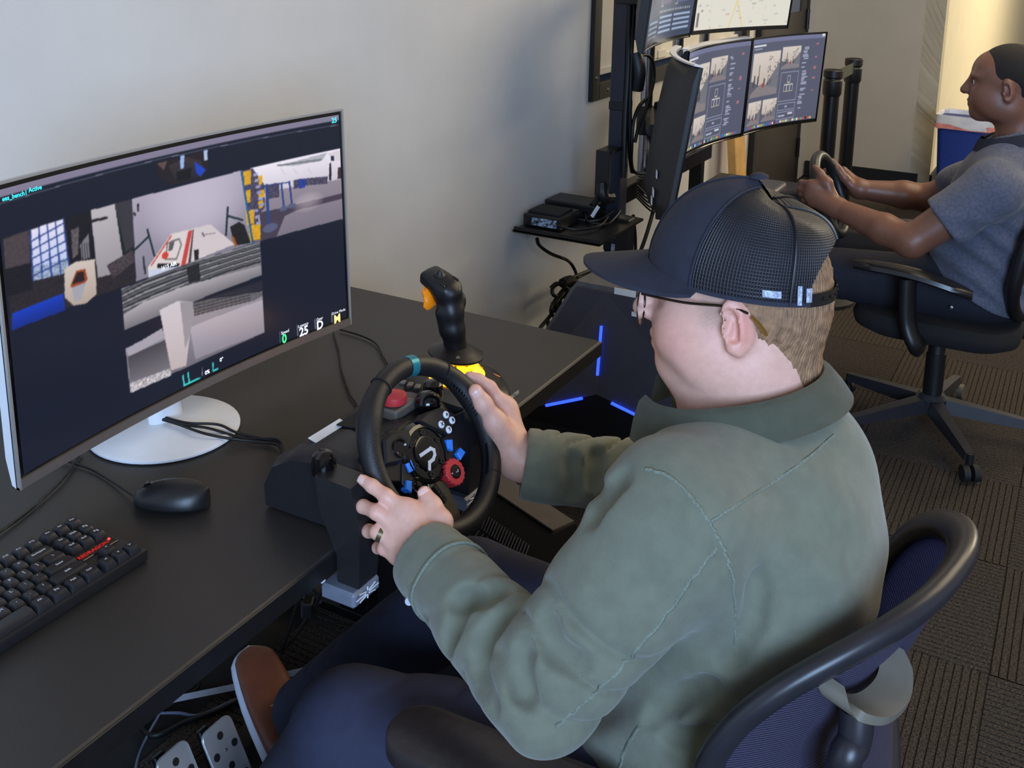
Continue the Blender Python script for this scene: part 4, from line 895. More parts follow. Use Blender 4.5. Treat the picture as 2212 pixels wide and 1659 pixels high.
MB().grid(msh(.004), 64, 16, wrapu=True).build('back_mesh', M_mesh, ch, 60)
MB().grid(msh(-.004), 64, 16, wrapu=True).build('back_mesh_rear', M_meshb, ch, 60)
# rear loop, spine, seat, arm, base
sc0 = V((1.12, .33, .43))
lp = spline([(1.0631,0.1195,0.8197), (1.0492,0.1083,0.8084), (1.0238,0.1060,0.7941), (0.9922,0.1193,0.7894), (0.9711,0.1404,0.7982), (0.9714,0.1547,0.8079), (0.9805,0.1628,0.8158)], 8)
mb = MB(); rings = []
for i, p in enumerate(lp):
    tg = (lp[min(i+1, len(lp)-1)]-lp[max(i-1, 0)]).normalized(); wv = nb*.019+ub*.004; th = tg.cross(wv).normalized()*.005
    rings.append([p-wv-th, p+wv-th, p+wv+th, p-wv+th])
mb.loft(rings).build('lumbar_loop', M_strap, ch, 40)
MB().tube(spline([(0.9938,0.1336,0.7798), (0.9872,0.1329,0.7501), (0.9834,0.1422,0.7056), sc0+V((0, -.16, -.045)), sc0+V((0, 0, -.06))], 6), .017, 14).build('back_post', M_rim, ch, 60)
sc = V((1.12, .33, .43))
def seat_r(f, z): return [sc+rb*x*f+nb*y*f+V((0, 0, z)) for x, y in rrect(.50, .47, .12, 6)]
MB().loft([seat_r(.86, -.05), seat_r(.98, -.035), seat_r(1, -.01), seat_r(.94, .012), seat_r(.7, .018)]).build('seat', M_seat, ch, 50)
def armrest(s_, label=None):
    base = sc+rb*s_*.256
    MB().tube(spline([base+V((0, 0, -.04))-rb*s_*.06, base+V((0, 0, -.03)), base+nb*.02+V((0, 0, .06)), base+nb*.07+V((0, 0, .18))], 6), .02, 12, flat=(1.3, .8)).build('arm_post', M_rim, ch, 60)
    c = base+nb*.105-rb*s_*.014+V((0, 0, .192)); Mp = frame(c, x=(nb*.985+rb*.28*s_), z=(0, 0, 1))
    rings = []
    for f, z in ((.93, -.014), (1, -.008), (1, .004), (.95, .011), (.8, .0135)):
        rings.append([Mp @ V((x*(1 if f > .9 else .97), y*f, z-.010*max(0, -x/.14)**2)) for x, y in rrect(.30, .088, .04, 6)])
    MB().loft(rings).build('armrest', M_pad, ch, 50)
armrest(-1); armrest(1)
def star_base(t, c, rot, r=.31, hub=.09, m=M_rim):
    MB().lathe([(.034, .085), (.036, .11), (.026, .13), (.026, .36), (.0, .36)], 20, T(c[0], c[1], 0)).build('gas_column', M_black, t)
    MB().lathe([(0, .075), (.045, .075), (.048, .12), (.036, .135), (0, .135)], 20, T(c[0], c[1], 0)).build('hub', m, t)
    for k in range(5):
        a = math.radians(rot+72*k); d = V((math.cos(a), math.sin(a), 0)); n = V((-d.y, d.x, 0)); o = V((c[0], c[1], 0))
        rings = [[o+d*q+n*w_*sx+V((0, 0, z+h*sz)) for sx, sz in ((-1, 0), (1, 0), (.75, 1), (-.75, 1))] for q, w_, z, h in ((.03, .026, .078, .045), (r*.6, .020, .068, .035), (r, .016, .062, .024))]
        leg = MB().loft(rings).build('base_leg', m, t, 30)
        e = o+d*r; cst = MB().tube([e+V((0, 0, .052)), e+V((0, 0, .085))], .011, 10).build('caster_stem', M_black, t)
        for s_ in (-1, 1): MB().tube([e+n*(s_*.006)+d*.012+V((0, 0, .029)), e+n*(s_*.024)+d*.012+V((0, 0, .029))], [.025, .029, .024], 18).build('caster_wheel', M_blackm if k % 2 else pm('caster_grey', (92, 84, 76), .5), t, 40)
star_base(ch, (1.12, .33), 20)

# ================================================================== second driving station
M_back = pm('monitor_back_grey', (38, 38, 42), .5, var=.05)
M_screens = screen_mat('screen_far', .95, .18)
nt = M_screens.node_tree; p = nt.nodes['Principled BSDF']
for l in list(p.inputs['Base Color'].links): nt.links.remove(l)
p.inputs['Base Color'].default_value = (.012, .013, .016, 1)
def street(pc, x0, y0, x1, y1, seed):
    r = random.Random(seed)
    X = lambda u: x0+(x1-x0)*u; Y = lambda v: y0+(y1-y0)*v
    pc.rect(x0, y0, x1, y1, (214, 204, 196), grad=(186, 172, 160)); pc.poly([(X(0), Y(.82)), (X(.4), Y(.72)), (X(1), Y(.85)), (X(1), Y(1)), (X(0), Y(1))], (132, 124, 128))
    pc.poly([(X(0), Y(.62)), (X(.32), Y(.74)), (X(0), Y(.92))], (92, 92, 104)); pc.poly([(X(.62), Y(.7)), (X(1), Y(.28)), (X(1), Y(.86)), (X(.55), Y(.78))], (112, 114, 124))
    for k in range(46):
        a = r.random(); cx = X(.60+.4*r.random()); cy = Y(.08+.62*r.random()); pc.ell(cx, cy, (x1-x0)*r.uniform(.006, .03), (y1-y0)*r.uniform(.006, .03), (110, 102, 104), .75)
    for k in range(12):
        cx = X(r.uniform(.05, .75)); pc.rect(cx, Y(r.uniform(.5, .68)), cx+(x1-x0)*r.uniform(.02, .06), Y(.76), (70, 70, 82), al=.8)
    pc.rect(X(.44), Y(.70), X(.52), Y(.80), (150, 66, 70)); pc.rect(X(.28), Y(.28), X(.30), Y(.7), (96, 90, 92))
def ui_pic(seed, big):
    pc = Pic(260, 164, (84, 88, 108)); r = random.Random(seed)
    pc.rect(0, 0, 1, .05, (112, 116, 148)); pc.rect(.02, .065, .22, .085, (226, 228, 236)); pc.rect(.03, .105, .16, .118, (160, 164, 184))
    street(pc, .03, .15, .45, .64, seed); street(pc, .475, .12, .72, .37, seed+1); street(pc, .03, .69, .24, .95, seed+2); street(pc, .26, .69, .47, .94, seed+3)
    L = (176, 180, 204)
    for x0, y0, x1, y1 in ((.49, .41, .72, .74), (.49, .77, .72, .845), (.49, .87, .72, .95)): pc.outline([(x0, y0), (x1, y0), (x1, y1), (x0, y1)], .004, L)
    for x, y in ((.605, .50), (.565, .60), (.605, .60), (.645, .60)): pc.outline([(x-.018, y-.045), (x+.018, y-.045), (x+.018, y+.03), (x-.018, y+.03)], .004, (216, 214, 214)); pc.rect(x-.016, y+.026, x+.016, y+.036, (224, 206, 150))
    pc.rect(.59, .80, .62, .815, L); pc.rect(.51, .90, .60, .92, L); pc.rect(.64, .885, .70, .90, (220, 222, 232))
    y = .14
    while y < .86:
        x = .765 if r.random() > .2 else .75; pc.rect(x, y, x+r.uniform(.03, .075), y+.012, L); y += .021 if r.random() > .2 else .05
    for k in range(5): pc.rect(.90, .1+.13*k+.03*r.random(), .93, .11+.13*k+.04*r.random(), (170, 110, 120))
    for k in range(34):
        c = r.choice([(60, 110, 200), (200, 80, 80), (220, 190, 90), (90, 170, 120), (230, 230, 236), (40, 44, 60)]); pc.rect(.03+.027*k, .963, .05+.027*k, .99, c)
    return pc
def far_monitor(name, label, C, wd, W, H, sag, tilt, pic, group='curved monitors of the far driving station', thick=.03, bulge=.03):
    t = thing('wall_monitor', label, 'monitor', (C[0], C[1], C[2]), group)
    pn = Panel(C, wd, W, H, sag, tilt, side=.008, top=.008, chin=.014)
    pn.shell(t, M_back, M_gloss, None, thick=thick, bulge=bulge)
    pn.screen(pic.blur(1), t, M_screens); return t, pn
t, pnR = far_monitor('r', 'lower right curved monitor beside the barrier posts showing street views', (4.139, 1.075, .80), (.49, -.16, 0), .515, .37, .024, -3, ui_pic(11, 1))
MB().box(pnR.p(.235, .358, .003), (.022, .002, .010), RZ(-18)).build('corner_sticker', M_label, t)
t, pnM = far_monitor('m', 'lower middle curved monitor with a white top rim showing street views', (3.585, 1.182, .80), (.57, -.04, 0), .575, .37, .03, -3, ui_pic(31, 1))
rimw = MB(); rimw.loft([[pnM.p(-.2875+.575*i/20, .371, -.03), pnM.p(-.2875+.575*i/20, .376, -.03), pnM.p(-.2875+.575*i/20, .376, -.004), pnM.p(-.2875+.575*i/20, .371, -.004)] for i in range(21)]).build('white_top_rim', M_white, t, 40)
blank = Pic(40, 24, (46, 50, 72))
t, pnL = far_monitor('l', 'lower left curved monitor turned so its dark back faces the near desk', (3.000, 1.150, .735), (.50, .245, 0), .52, .45, .040, -8, blank, thick=.016, bulge=.012)
MB().loft([[pnL.p(-.26+.52*i/20, .451, -.022), pnL.p(-.26+.52*i/20, .456, -.022), pnL.p(-.26+.52*i/20, .456, -.002), pnL.p(-.26+.52*i/20, .451, -.002)] for i in range(21)]).build('white_top_rim', M_white, t, 40)
for h, w_ in ((.115, .028), (.06, .04), (.035, .03)): MB().box(pnL.p(-.15, h, -.0275), (w_, .002, .022), RZ(26)).build('rear_label', M_label, t)
mp = Pic(190, 110, (226, 222, 210))
for a, b, w_, c in (((.25, 0), (.55, 1), .010, (232, 208, 130)), ((.95, 0), (.52, .45), .012, (236, 204, 110)), ((.52, .45), (.40, 1), .010, (232, 208, 130)), ((.58, 0), (.50, .5), .008, (236, 214, 150)), ((0, .55), (1, .5), .003, (206, 202, 190)), ((0, .25), (1, .3), .003, (206, 202, 190)), ((.1, 0), (.2, 1), .003, (210, 206, 194)), ((.8, 0), (.75, 1), .003, (210, 206, 194))): mp.line(a, b, w_, c)
rr2 = random.Random(5)
for k in range(60):
    x, y = rr2.random(), rr2.random(); mp.rect(x, y, x+rr2.uniform(.01, .05), y+.01, rr2.choice([(150, 146, 140), (170, 190, 160), (176, 176, 186), (196, 150, 140)]))
mp.rect(.02, .82, .05, .96, (120, 120, 124))
t, pnU = far_monitor('u', 'upper right curved monitor showing a pale road map', (3.735, 1.135, 1.205), (.5, -.20, 0), .535, .36, .024, -6, mp)
dp = Pic(190, 110, (56, 68, 92)); dp.rect(0, 0, .34, 1, (120, 112, 118), grad=(64, 70, 84)); dp.poly([(0, .55), (.2, .35), (.34, .5), (.34, 1), (0, 1)], (60, 64, 76)); dp.ell(.12, .55, .06, .3, (52, 58, 70)); dp.line((.05, .9), (.34, .2), .02, (40, 46, 58))
for k in range(20): dp.rect(.40+.028*k, .30, .412+.028*k, .32, (200, 206, 214)); dp.rect(.40+.028*k, .72, .412+.028*k, .74, (214, 218, 224))
for x, c in ((.48, (96, 90, 120)), (.76, (90, 92, 140))): dp.rect(x, .42, x+.14, .66, c); dp.outline([(x-.06, .46), (x-.06, .68), (x-.02, .68)], .005, (196, 204, 212))
dp.rect(.78, .44, .90, .50, (176, 96, 96))
for k in range(4): dp.rect(.42, .77+.045*k, .67, .79+.045*k, (176, 198, 226)); dp.rect(.70, .77+.045*k, .96, .79+.045*k, (176, 198, 226)); dp.rect(.12, .80+.045*k, .38, .815+.045*k, (150, 170, 196))
t, pnV = far_monitor('v', 'upper left curved monitor with a dark blue dashboard screen', (3.155, 1.205, 1.20), (.6, .075, 0), .605, .36, .03, -6, dp)
# rack
rk = thing('monitor_rack', 'black floor rack with chrome tubes carrying the far curved monitors', 'rack', (3.45, 1.40, 0))
MB().box((3.22, 1.40, .72), (.062, .05, 1.44), bevel=.003).build('square_post', pm('post_blue_black', (26, 30, 44), .4), rk)
MB().tube([(3.455, 1.40, .70), (3.455, 1.40, 1.60)], .021, 20).build('chrome_tube', M_chrome, rk)
MB().tube([(3.80, 1.42, .60), (3.80, 1.42, 1.60)], .021, 20).build('chrome_tube', M_chrome, rk)
MB().tube([(4.16, 1.44, .60), (4.16, 1.44, 1.60)], .021, 20).build('chrome_tube', M_chrome, rk)
for x, y in ((3.22, 1.40), (4.16, 1.44)): MB().box((x, 1.30, .025), (.07, .5, .04), bevel=.004).build('foot', M_steel, rk)
MB().box((4.16, 1.44, .32), (.05, .05, .62), bevel=.003).build('square_post', M_steel, rk)
MB().box((3.70, 1.42, .66), (1.02, .05, .06), bevel=.003).build('crossbar', M_steel, rk)
MB().box((3.70, 1.42, 1.50), (1.02, .04, .05), bevel=.003).build('crossbar', M_steel, rk)
MB().lathe([(.03, -.05), (.032, -.03), (.032, .03), (.028, .05)], 16, T(3.455, 1.40, .90)).build('tube_clamp', M_black, rk)
MB().lathe([(.018, -.05), (.022, -.045), (.022, .05), (.016, .055)], 16, T(3.455, 1.40, .745)).build('tube_foot', M_chrome, rk)
for c, s_ in (((3.50, 1.33, .935), (.06, .10, .06)), ((3.50, 1.36, .86), (.05, .06, .10)), ((3.585, 1.28, .95), (.07, .08, .12)), ((4.16, 1.33, .98), (.06, .20, .06)), ((3.735, 1.30, 1.36), (.06, .22, .08)), ((3.16, 1.33, 1.36), (.06, .14, .08))):
    MB().box(c, s_, bevel=.008, seg=2).build('monitor_arm', M_black, rk)
MB().tube([(3.455, 1.38, .93), (3.12, 1.245, .93)], .02, 10).build('monitor_arm', M_black, rk)
for c, s_ in (((3.145, 1.40, .845), (.10, .05, .012)), ((3.10, 1.40, .775), (.012, .05, .15))): MB().box(c, s_, bevel=.002).build('side_bracket', M_black, rk)
MB().tube(spline([(3.10, 1.40, .74), (3.09, 1.39, .70), (3.13, 1.38, .69)], 5), .02, 10).build('bracket_knob', M_black, rk)
# tape, cords on the post
for z in (.985, .58, .505): MB().box((3.22, 1.398, z), (.068, .058, .03), bevel=.003).build('cord_strap', M_blackm, rk)
for z, h in ((.565, .055), (.50, .035)): MB().box((3.186, 1.371, z), (.004, .05, h)).build('reflective_tape', pm('tape_silver', (150, 165, 180), .4, metal=.2, var=.6, scale=90), rk)
MB().box((3.20, 1.355, .53), (.05, .05, .16), bevel=.004).build('power_block', M_black, rk)
def pc_(P, r=.0055, name='rack_cord'): return MB().tube(spline(P, 6), r, 7).build(name, M_cable, rk, 60)
pc_([(3.185, 1.37, 1.7), (3.17, 1.36, 1.5), (3.18, 1.365, 1.3), (3.19, 1.365, 1.12), (3.185, 1.365, .95), (3.18, 1.36, .75)], .009)
pc_([(3.21, 1.36, 1.7), (3.20, 1.355, 1.45), (3.20, 1.36, 1.2), (3.205, 1.36, 1.0), (3.23, 1.36, .82), (3.28, 1.37, .75)], .008)
pc_([(3.24, 1.36, 1.7), (3.25, 1.355, 1.4), (3.235, 1.36, 1.2)], .016); pc_([(3.22, 1.355, 1.16), (3.22, 1.34, 1.10), (3.23, 1.35, 1.04)], .024)
pc_([(3.20, 1.36, 1.10), (3.24, 1.34, 1.15), (3.33, 1.34, 1.13), (3.36, 1.34, 1.06), (3.31, 1.34, .98), (3.26, 1.345, .92), (3.24, 1.35, .86)], .006)
pc_([(3.30, 1.34, 1.0), (3.25, 1.345, .98), (3.22, 1.35, .93), (3.215, 1.35, .85), (3.25, 1.36, .77), (3.35, 1.37, .73), (3.46, 1.37, .72)], .006)
pc_([(3.50, 1.36, .74), (3.46, 1.35, .62), (3.38, 1.35, .50), (3.30, 1.36, .40)], .007); pc_([(3.28, 1.36, .60), (3.31, 1.36, .50), (3.32, 1.36, .35), (3.31, 1.37, .15)], .006)
for k in range(5): pc_([(3.30, 1.36, .70-.01*k), (3.36+.02*k, 1.34, .66-.02*k), (3.42+.01*k, 1.35, .72), (3.52, 1.36, .72+.012*k), (3.60, 1.37, .71)], .0035)
MB().tube(spline([(3.2399,1.4200,0.7442), (3.2080,1.4300,0.7120), (3.1996,1.4500,0.6627)], 6), .006, 7).build('rack_cord', M_cable, rk)
MB().tube([(3.1843,1.4500,0.6691), (3.1561,1.4600,0.6464)], [.013, .010], 10).build('cord_plug', M_black, rk)
# side shelf with two boxes
MB().loft([[(2.90, 1.315, .592), (3.26, 1.315, .592), (3.30, 1.62, .592), (2.90, 1.62, .592)], [(2.90, 1.315, .60), (3.26, 1.315, .60), (3.30, 1.62, .60), (2.90, 1.62, .60)]]).build('shelf', M_black, rk, 25)
MB().box((2.903, 1.465, .603), (.006, .30, .016)).build('shelf_lip', M_black, rk)
MB().box((3.18, 1.42, .575), (.14, .04, .03)).build('shelf_bracket', M_steel, rk)
rk.location.y -= .045
b1 = thing('mini_computer', 'low black mini computer with a white patterned front on the rack shelf', 'computer', (3.03, 1.49, .601))
MB().box((3.03, 1.50, .622), (.15, .135, .040), bevel=.004).build('case', M_black, b1)
MB().box((3.03, 1.505, .645), (.10, .115, .008), bevel=.002).build('heat_sink', M_blackm, b1)
MB().box((2.9545, 1.49, .622), (.002, .09, .026)).build('pattern_sticker', pm('speckle_print', (120, 135, 150), .5, var=1.6, scale=120), b1)
b2 = thing('network_box', 'flat black network box at the back of the rack shelf', 'network box', (3.20, 1.50, .601))
MB().box((3.20, 1.49, .625), (.12, .19, .046), bevel=.005).build('case', M_black, b2)
for k in range(4): MB().box((3.139, 1.43+.035*k, .622), (.002, .018, .012)).build('port', M_gloss, b2)
MB().box((3.141, 1.395, .632), (.004, .012, .045), RX(30)).build('label_strip', M_label, b2)
for k, P in enumerate(([(2.955, 1.44, .62), (2.97, 1.38, .612), (3.06, 1.34, .612), (3.18, 1.36, .62)], [(3.14, 1.43, .62), (3.08, 1.39, .61), (3.10, 1.33, .61), (3.20, 1.33, .63)], [(3.14, 1.47, .62), (3.09, 1.44, .612), (3.11, 1.37, .612), (3.19, 1.34, .64)])):
    cable('shelf_cord', P, .0045, M_cable, ['black cord looping from the mini computer front across the shelf', 'black cord from the network box nearest the shelf edge', 'black cord from the network box bending behind the other shelf cords'][k], 'cable')
cable('dangling_cord', [(2.9273,1.5000,0.5753), (2.9450,1.5000,0.5477), (3.0309,1.5000,0.4972), (3.1570,1.5000,0.4412), (3.2153,1.5000,0.3955), (3.2015,1.4800,0.3693)], .006, M_cable, 'single black cord dangling from under the rack shelf', 'cable')
hc = thing('cord_coil', 'tangled coil of black cords hung on the wall behind the gaming tower', 'cable', (3.0529,1.5000,0.1448))
for P in ([(3.4557,1.5000,0.3385), (3.2677,1.4880,0.3662), (3.1117,1.4760,0.3872), (3.0557,1.5000,0.3744), (3.0509,1.4880,0.3456), (3.1899,1.4760,0.3147), (3.4176,1.5000,0.3046)], [(3.4152,1.5000,0.3318), (3.1935,1.4880,0.3534), (3.0450,1.4760,0.3334), (3.0445,1.5000,0.2799), (2.9220,1.4880,0.2574), (2.8954,1.4760,0.2052)], [(3.1996,1.5000,0.3578), (3.0687,1.4880,0.3403), (2.9947,1.4760,0.3165), (3.0810,1.5000,0.2518), (3.1030,1.4880,0.1971)], [(3.3746,1.5000,0.3343), (3.1573,1.4880,0.3471), (3.0628,1.4760,0.3280), (3.1540,1.5000,0.2284), (3.1042,1.4880,0.1799)], [(3.2199,1.5000,0.3352), (3.1424,1.4880,0.3015), (3.1592,1.4760,0.2315)], [(3.0384,1.5000,0.3762), (3.0656,1.4880,0.3868), (3.1324,1.4760,0.3483), (3.2984,1.5000,0.3039)], [(3.1296,1.5000,0.3197), (3.0714,1.4880,0.2984), (3.1219,1.4760,0.2435)], [(3.0211,1.5000,0.2710), (3.0149,1.4880,0.2101), (3.0041,1.4760,0.1671)], ):
    MB().tube(spline(P, 6), .0065, 7).build('cord', M_cable, hc, 60)
MB().tube(spline([(3.0847,1.4800,0.3828), (3.1458,1.4800,0.3768), (3.1849,1.4800,0.3439), (3.1604,1.4800,0.3277), (3.1048,1.4800,0.3474)], 5), .017, 8).build('wrap_tape', M_blackm, hc)
MB().tube([(3.0221,1.4800,0.3315), (3.0486,1.4800,0.2956)], .011, 8).build('cord_plug', M_black, hc)
# rig table and wheel of the second station
tb = thing('rig_table', 'small black table holding the wheel of the far driver', 'table', (3.45, 1.0, 0))
MB().box((3.46, 1.00, .655), (.66, .36, .03), bevel=.003).build('table_top', M_black, tb)
for x in (3.18, 3.74):
    MB().box((x, 1.05, .33), (.04, .06, .62), bevel=.003).build('leg', M_steel, tb)
    MB().box((x, 1.02, .015), (.05, .42, .03), bevel=.003).build('leg_foot', M_steel, tb)
w2 = thing('driving_wheel', 'dark driving wheel gripped by the man in the grey polo', 'steering wheel', (3.39, .93, .67))
W2 = frame((3.385, .690, .738), x=(1, 0, 0), z=(0, -.93, .36))
MB(W2).tube([V((.128*math.cos(2*math.pi*i/56), .128*math.sin(2*math.pi*i/56), 0)) for i in range(56)], .0165, 12, closed=True).build('rim', pm('rim_grey_green', (32, 34, 34), .4), w2, 60)
for a in (0, 180, 270): MB(W2).box((.06*math.cos(math.radians(a)), .06*math.sin(math.radians(a)), -.012), (.12, .035, .012), RZ(a), bevel=.003).build('spoke', M_black, w2)
MB(W2).lathe([(0, -.20), (.045, -.20), (.045, -.04), (.04, -.004), (0, 0)], 28).build('hub', M_black, w2, 50)
MB().box((3.385, .95, .706), (.20, .20, .07), bevel=.015, seg=3).build('housing', pm('housing_grey', (60, 60, 64), .45), w2)
# second chair
c2 = thing('office_chair', 'black office chair with looped arms under the man in the grey polo', 'chair', (3.42, .33, 0))
MB().lathe([(.03, .10), (.03, .27), (.024, .27), (.024, .40), (0, .40)], 20, T(3.42, .33, 0)).build('gas_lift', M_black, c2)
star_base(c2, (3.42, .33), -8, .31)
sc2 = V((3.42, .33, .425))
def seat2(f, z): return [sc2+V((x*f, y*f, z)) for x, y in rrect(.50, .48, .12, 6)]
MB().loft([seat2(.84, -.06), seat2(.97, -.04), seat2(1, -.012), seat2(.95, .012), seat2(.7, .02)]).build('seat', M_seat, c2, 50)
for s_ in (-1, 1):
    x = 3.42+s_*.275
    MB().tube(spline([(3.42+s_*.18, .36, .37), (x, .36, .38), (x, .39, .45), (x, .40, .58)], 6), .022, 12, flat=(1.0, 1.5)).build('arm_post', M_black, c2, 60)
    rings = []
    for t in np.linspace(0, 1, 12):
        y = .555-.33*t; z = .60+.012*math.sin(t*2.4)-.045*t*t-.004; w_ = .040*math.sqrt(max(.05, 1-abs(2*t-1)**3.5))
        rings.append([(x+w_*cx, y, z+h) for cx, h in ((-1, -.006), (-.9, .006), (-.5, .011), (.5, .011), (.9, .006), (1, -.006), (.7, -.014), (-.7, -.014))])
    MB().loft(rings).build('armrest', pm('armrest_black', (34, 32, 32), .3), c2, 50)
def bk2(a, b, o=0.0): return V((3.42+a, .065-.16*b+.30*(a/.24)**2*.18+o, .66+b))
MB().tube([bk2(.235*math.copysign(abs(math.cos(t))**.75, math.cos(t)), .20*math.copysign(abs(math.sin(t))**.75, math.sin(t))) for t in [2*math.pi*i/56 for i in range(56)]], .02, 10, closed=True).build('back_frame', M_black, c2, 60)
MB().grid(lambda u, v: bk2((.02+.94*v)*.235*math.copysign(abs(math.cos(2*math.pi*u))**.75, math.cos(2*math.pi*u)), (.02+.94*v)*.20*math.copysign(abs(math.sin(2*math.pi*u))**.75, math.sin(2*math.pi*u))), 56, 10, wrapu=True).build('back_mesh', pm('mesh_black', (24, 25, 30), .8, wave=('Z', 80, .8)), c2, 60)
MB().tube(spline([(3.42, .055, .56), (3.42, .03, .47), (3.42, .08, .39), (3.42, .25, .38)], 6), .025, 10, flat=(1.6, .8)).build('back_post', M_black, c2, 60)

# ================================================================== people
def snap(sd, P, off=0.0, it=6):
    P = np.array(P, float); d = sd.d; lo = sd.lo; r = sd.res; n = np.array(d.shape)-2
    def val(Q):
        g = np.clip((Q-lo)/r, 0, n-.001); i = g.astype(int); f = g-i; o = 0
        for a in (0, 1):
            for b in (0, 1):
                for c in (0, 1): o = o+d[i[:, 0]+a, i[:, 1]+b, i[:, 2]+c]*(f[:, 0] if a else 1-f[:, 0])*(f[:, 1] if b else 1-f[:, 1])*(f[:, 2] if c else 1-f[:, 2])
        return o
    for _ in range(it):
        v = val(P); e = r*1.5; G = np.stack([(val(P+np.eye(3)[k]*e)-val(P-np.eye(3)[k]*e))/(2*e) for k in range(3)], 1)
        G /= np.linalg.norm(G, axis=1)[:, None]+1e-9; P = P-G*np.clip(v-off, -.03, .03)[:, None]
    return [V(p) for p in P]
def cast(sd, P, D_):
    """march each point along its direction to the first surface"""
    out = []; d = sd.d; sh = np.array(d.shape)-1
    for p, q in zip(P, D_):
        p = np.array(p, float); q = np.array(q, float); q /= np.linalg.norm(q); t = np.arange(0, .9, sd.res*.5); X = p+t[:, None]*q
        i = np.rint((X-sd.lo)/sd.res).astype(int); ok = ((i >= 0) & (i <= sh)).all(1); v = np.full(len(t), 1.0); v[ok] = d[tuple(i[ok].T)]; h = np.argmax(v < 0)
        out.append(tuple(X[h]) if (v < 0).any() else tuple(p+.3*q))
    return out
SEAM_ORIGIN = np.array((0, 0, 1.54))
def on_shirt(P, n=5):
    Q = [tuple(p) for p in spline(P, n)]; return cast(ss, Q, [np.array(q)-SEAM_ORIGIN for q in Q])
def axis_t(X, Y, Z, a, b):
    a = np.array(a); ba = np.array(b)-a; L2 = ba@ba; t = ((X-a[0])*ba[0]+(Y-a[1])*ba[1]+(Z-a[2])*ba[2])/L2
    dx, dy, dz = X-a[0]-t*ba[0], Y-a[1]-t*ba[1], Z-a[2]-t*ba[2]; return t, np.sqrt(dx*dx+dy*dy+dz*dz), dx, dy, dz
def folds(sd, a, b, rad, n, amp, seed, t0=0.0, t1=1.0):
    """wrinkles running round a sleeve or trouser leg"""
    r = random.Random(seed); ph = [r.uniform(0, 6.3) for _ in range(4)]
    def f(X, Y, Z):
        t, d, dx, dy, dz = axis_t(X, Y, Z, a, b); ang = np.arctan2(dz, dx+.6*dy)
        w = np.exp(-((t-(t0+t1)/2)/((t1-t0)/2+1e-6))**4)*np.clip(1-(d-rad)/.03, 0, 1)*np.clip(d/(rad*.5), 0, 1)
        s_ = np.sin(math.pi*n*1.5*t+1.3*np.sin(ang+ph[0])+.8*np.sin(2*ang+ph[1])+.7*np.sin(9*t+ph[3])); s_ = 1.5*np.exp(-(s_/.32)**2)-.45
        m = .55+.45*np.sin(ang*1+ph[2])
        return amp*w*m*s_
    A = np.minimum(a, b)-rad*1.6; B = np.maximum(a, b)+rad*1.6
    sd.disp(f, A, B)
def v3(p): return np.array(tuple(p), float)
class Head:
    def __init__(s, c, F, U):
        s.c = V(c); s.F = V(F).normalized(); s.U = V(U); s.U = (s.U-s.F*s.U.dot(s.F)).normalized(); s.R = s.F.cross(s.U)
        s.M = Matrix(((s.F.x, s.R.x, s.U.x), (s.F.y, s.R.y, s.U.y), (s.F.z, s.R.z, s.U.z)))
    def p(s, f, r, u): return s.c+s.F*f+s.R*r+s.U*u
    def loc(s, P): return (np.asarray(P)-np.array(s.c)) @ np.array(s.M)
def make_head(sd, h, k=1.0, chub=1.0):
    M = h.M; E = lambda f, r, u, rad, kk=.02, op='+': sd.ell(h.p(f*k, r*k, u*k), tuple(q*k for q in rad), M, kk*k, op)
    C = lambda a, b, ra, rb, kk=.012, op='+': sd.cap(h.p(*[q*k for q in a]), h.p(*[q*k for q in b]), ra*k, rb*k, kk*k, op)
    E(-.010, 0, .030, (.094, .076, .088)); E(.020, 0, .0, (.072, .066, .085), .03)
    E(.036, 0, -.046, (.056, .055*chub, .056), .03); E(.066, 0, -.083, (.026, .028, .022), .025)
    for s_ in (-1, 1):
        E(.046, s_*.038, -.032, (.040, .030*chub, .036), .025); E(.005, s_*.052*chub, -.060, (.045, .022, .034), .03)
        E(.072, s_*.034, .030, (.020, .026, .010), .012); E(.088, s_*.031, .011, (.014, .017, .012), .010, '-'); E(.073, s_*.031, .010, (.013, .014, .012), .004)
    E(.050, 0, .050, (.034, .055, .034), .03)
    C((.090, 0, .022), (.111, 0, -.014), .0085, .0105, .010); E(.108, 0, -.019, (.013, .012, .010), .008)
    for s_ in (-1, 1): E(.099, s_*.012, -.020, (.010, .008, .008), .006); E(.104, s_*.007, -.028, (.005, .004, .004), .003, '-')
    E(.088, 0, -.046, (.014, .023, .0075), .006); E(.087, 0, -.058, (.013, .021, .0085), .006); C((.0995, -.020, -.0515), (.0995, .020, -.0515), .0016, .0016, .003, '-')
    for s_ in (-1, 1):
        Er = Matrix(M) @ Matrix.Rotation(math.radians(12), 3, 'Y') @ Matrix.Rotation(math.radians(18*s_), 3, 'Z')
        q = h.p(-.009*k, s_*.083*k, -.004*k)
        sd.ell(q, (.019*k, .0075*k, .032*k), Er, .008*k); sd.ell(q+h.R*s_*.004*k+h.F*.006*k, (.011*k, .006*k, .021*k), Er, .004*k, '-')
        sd.cap(q+h.F*.004*k+h.U*-.026*k+h.R*s_*.002*k, q+h.U*-.030*k-h.F*.002*k, .0065*k, .006*k, .006*k); sd.cap(q+h.U*.004*k+h.F*.006*k-h.R*s_*.002*k, q-h.U*.010*k+h.F*.010*k, .004*k, .005*k, .004*k)
        sd.cap(q+h.U*.018*k-h.F*.004*k+h.R*s_*.002*k, q-h.U*.012*k-h.F*.008*k+h.R*s_*.003*k, .003*k, .003*k, .004*k)
def finger(sd, P, R, k=.006):
    sd.chain([v3(p) for p in P], R, k)
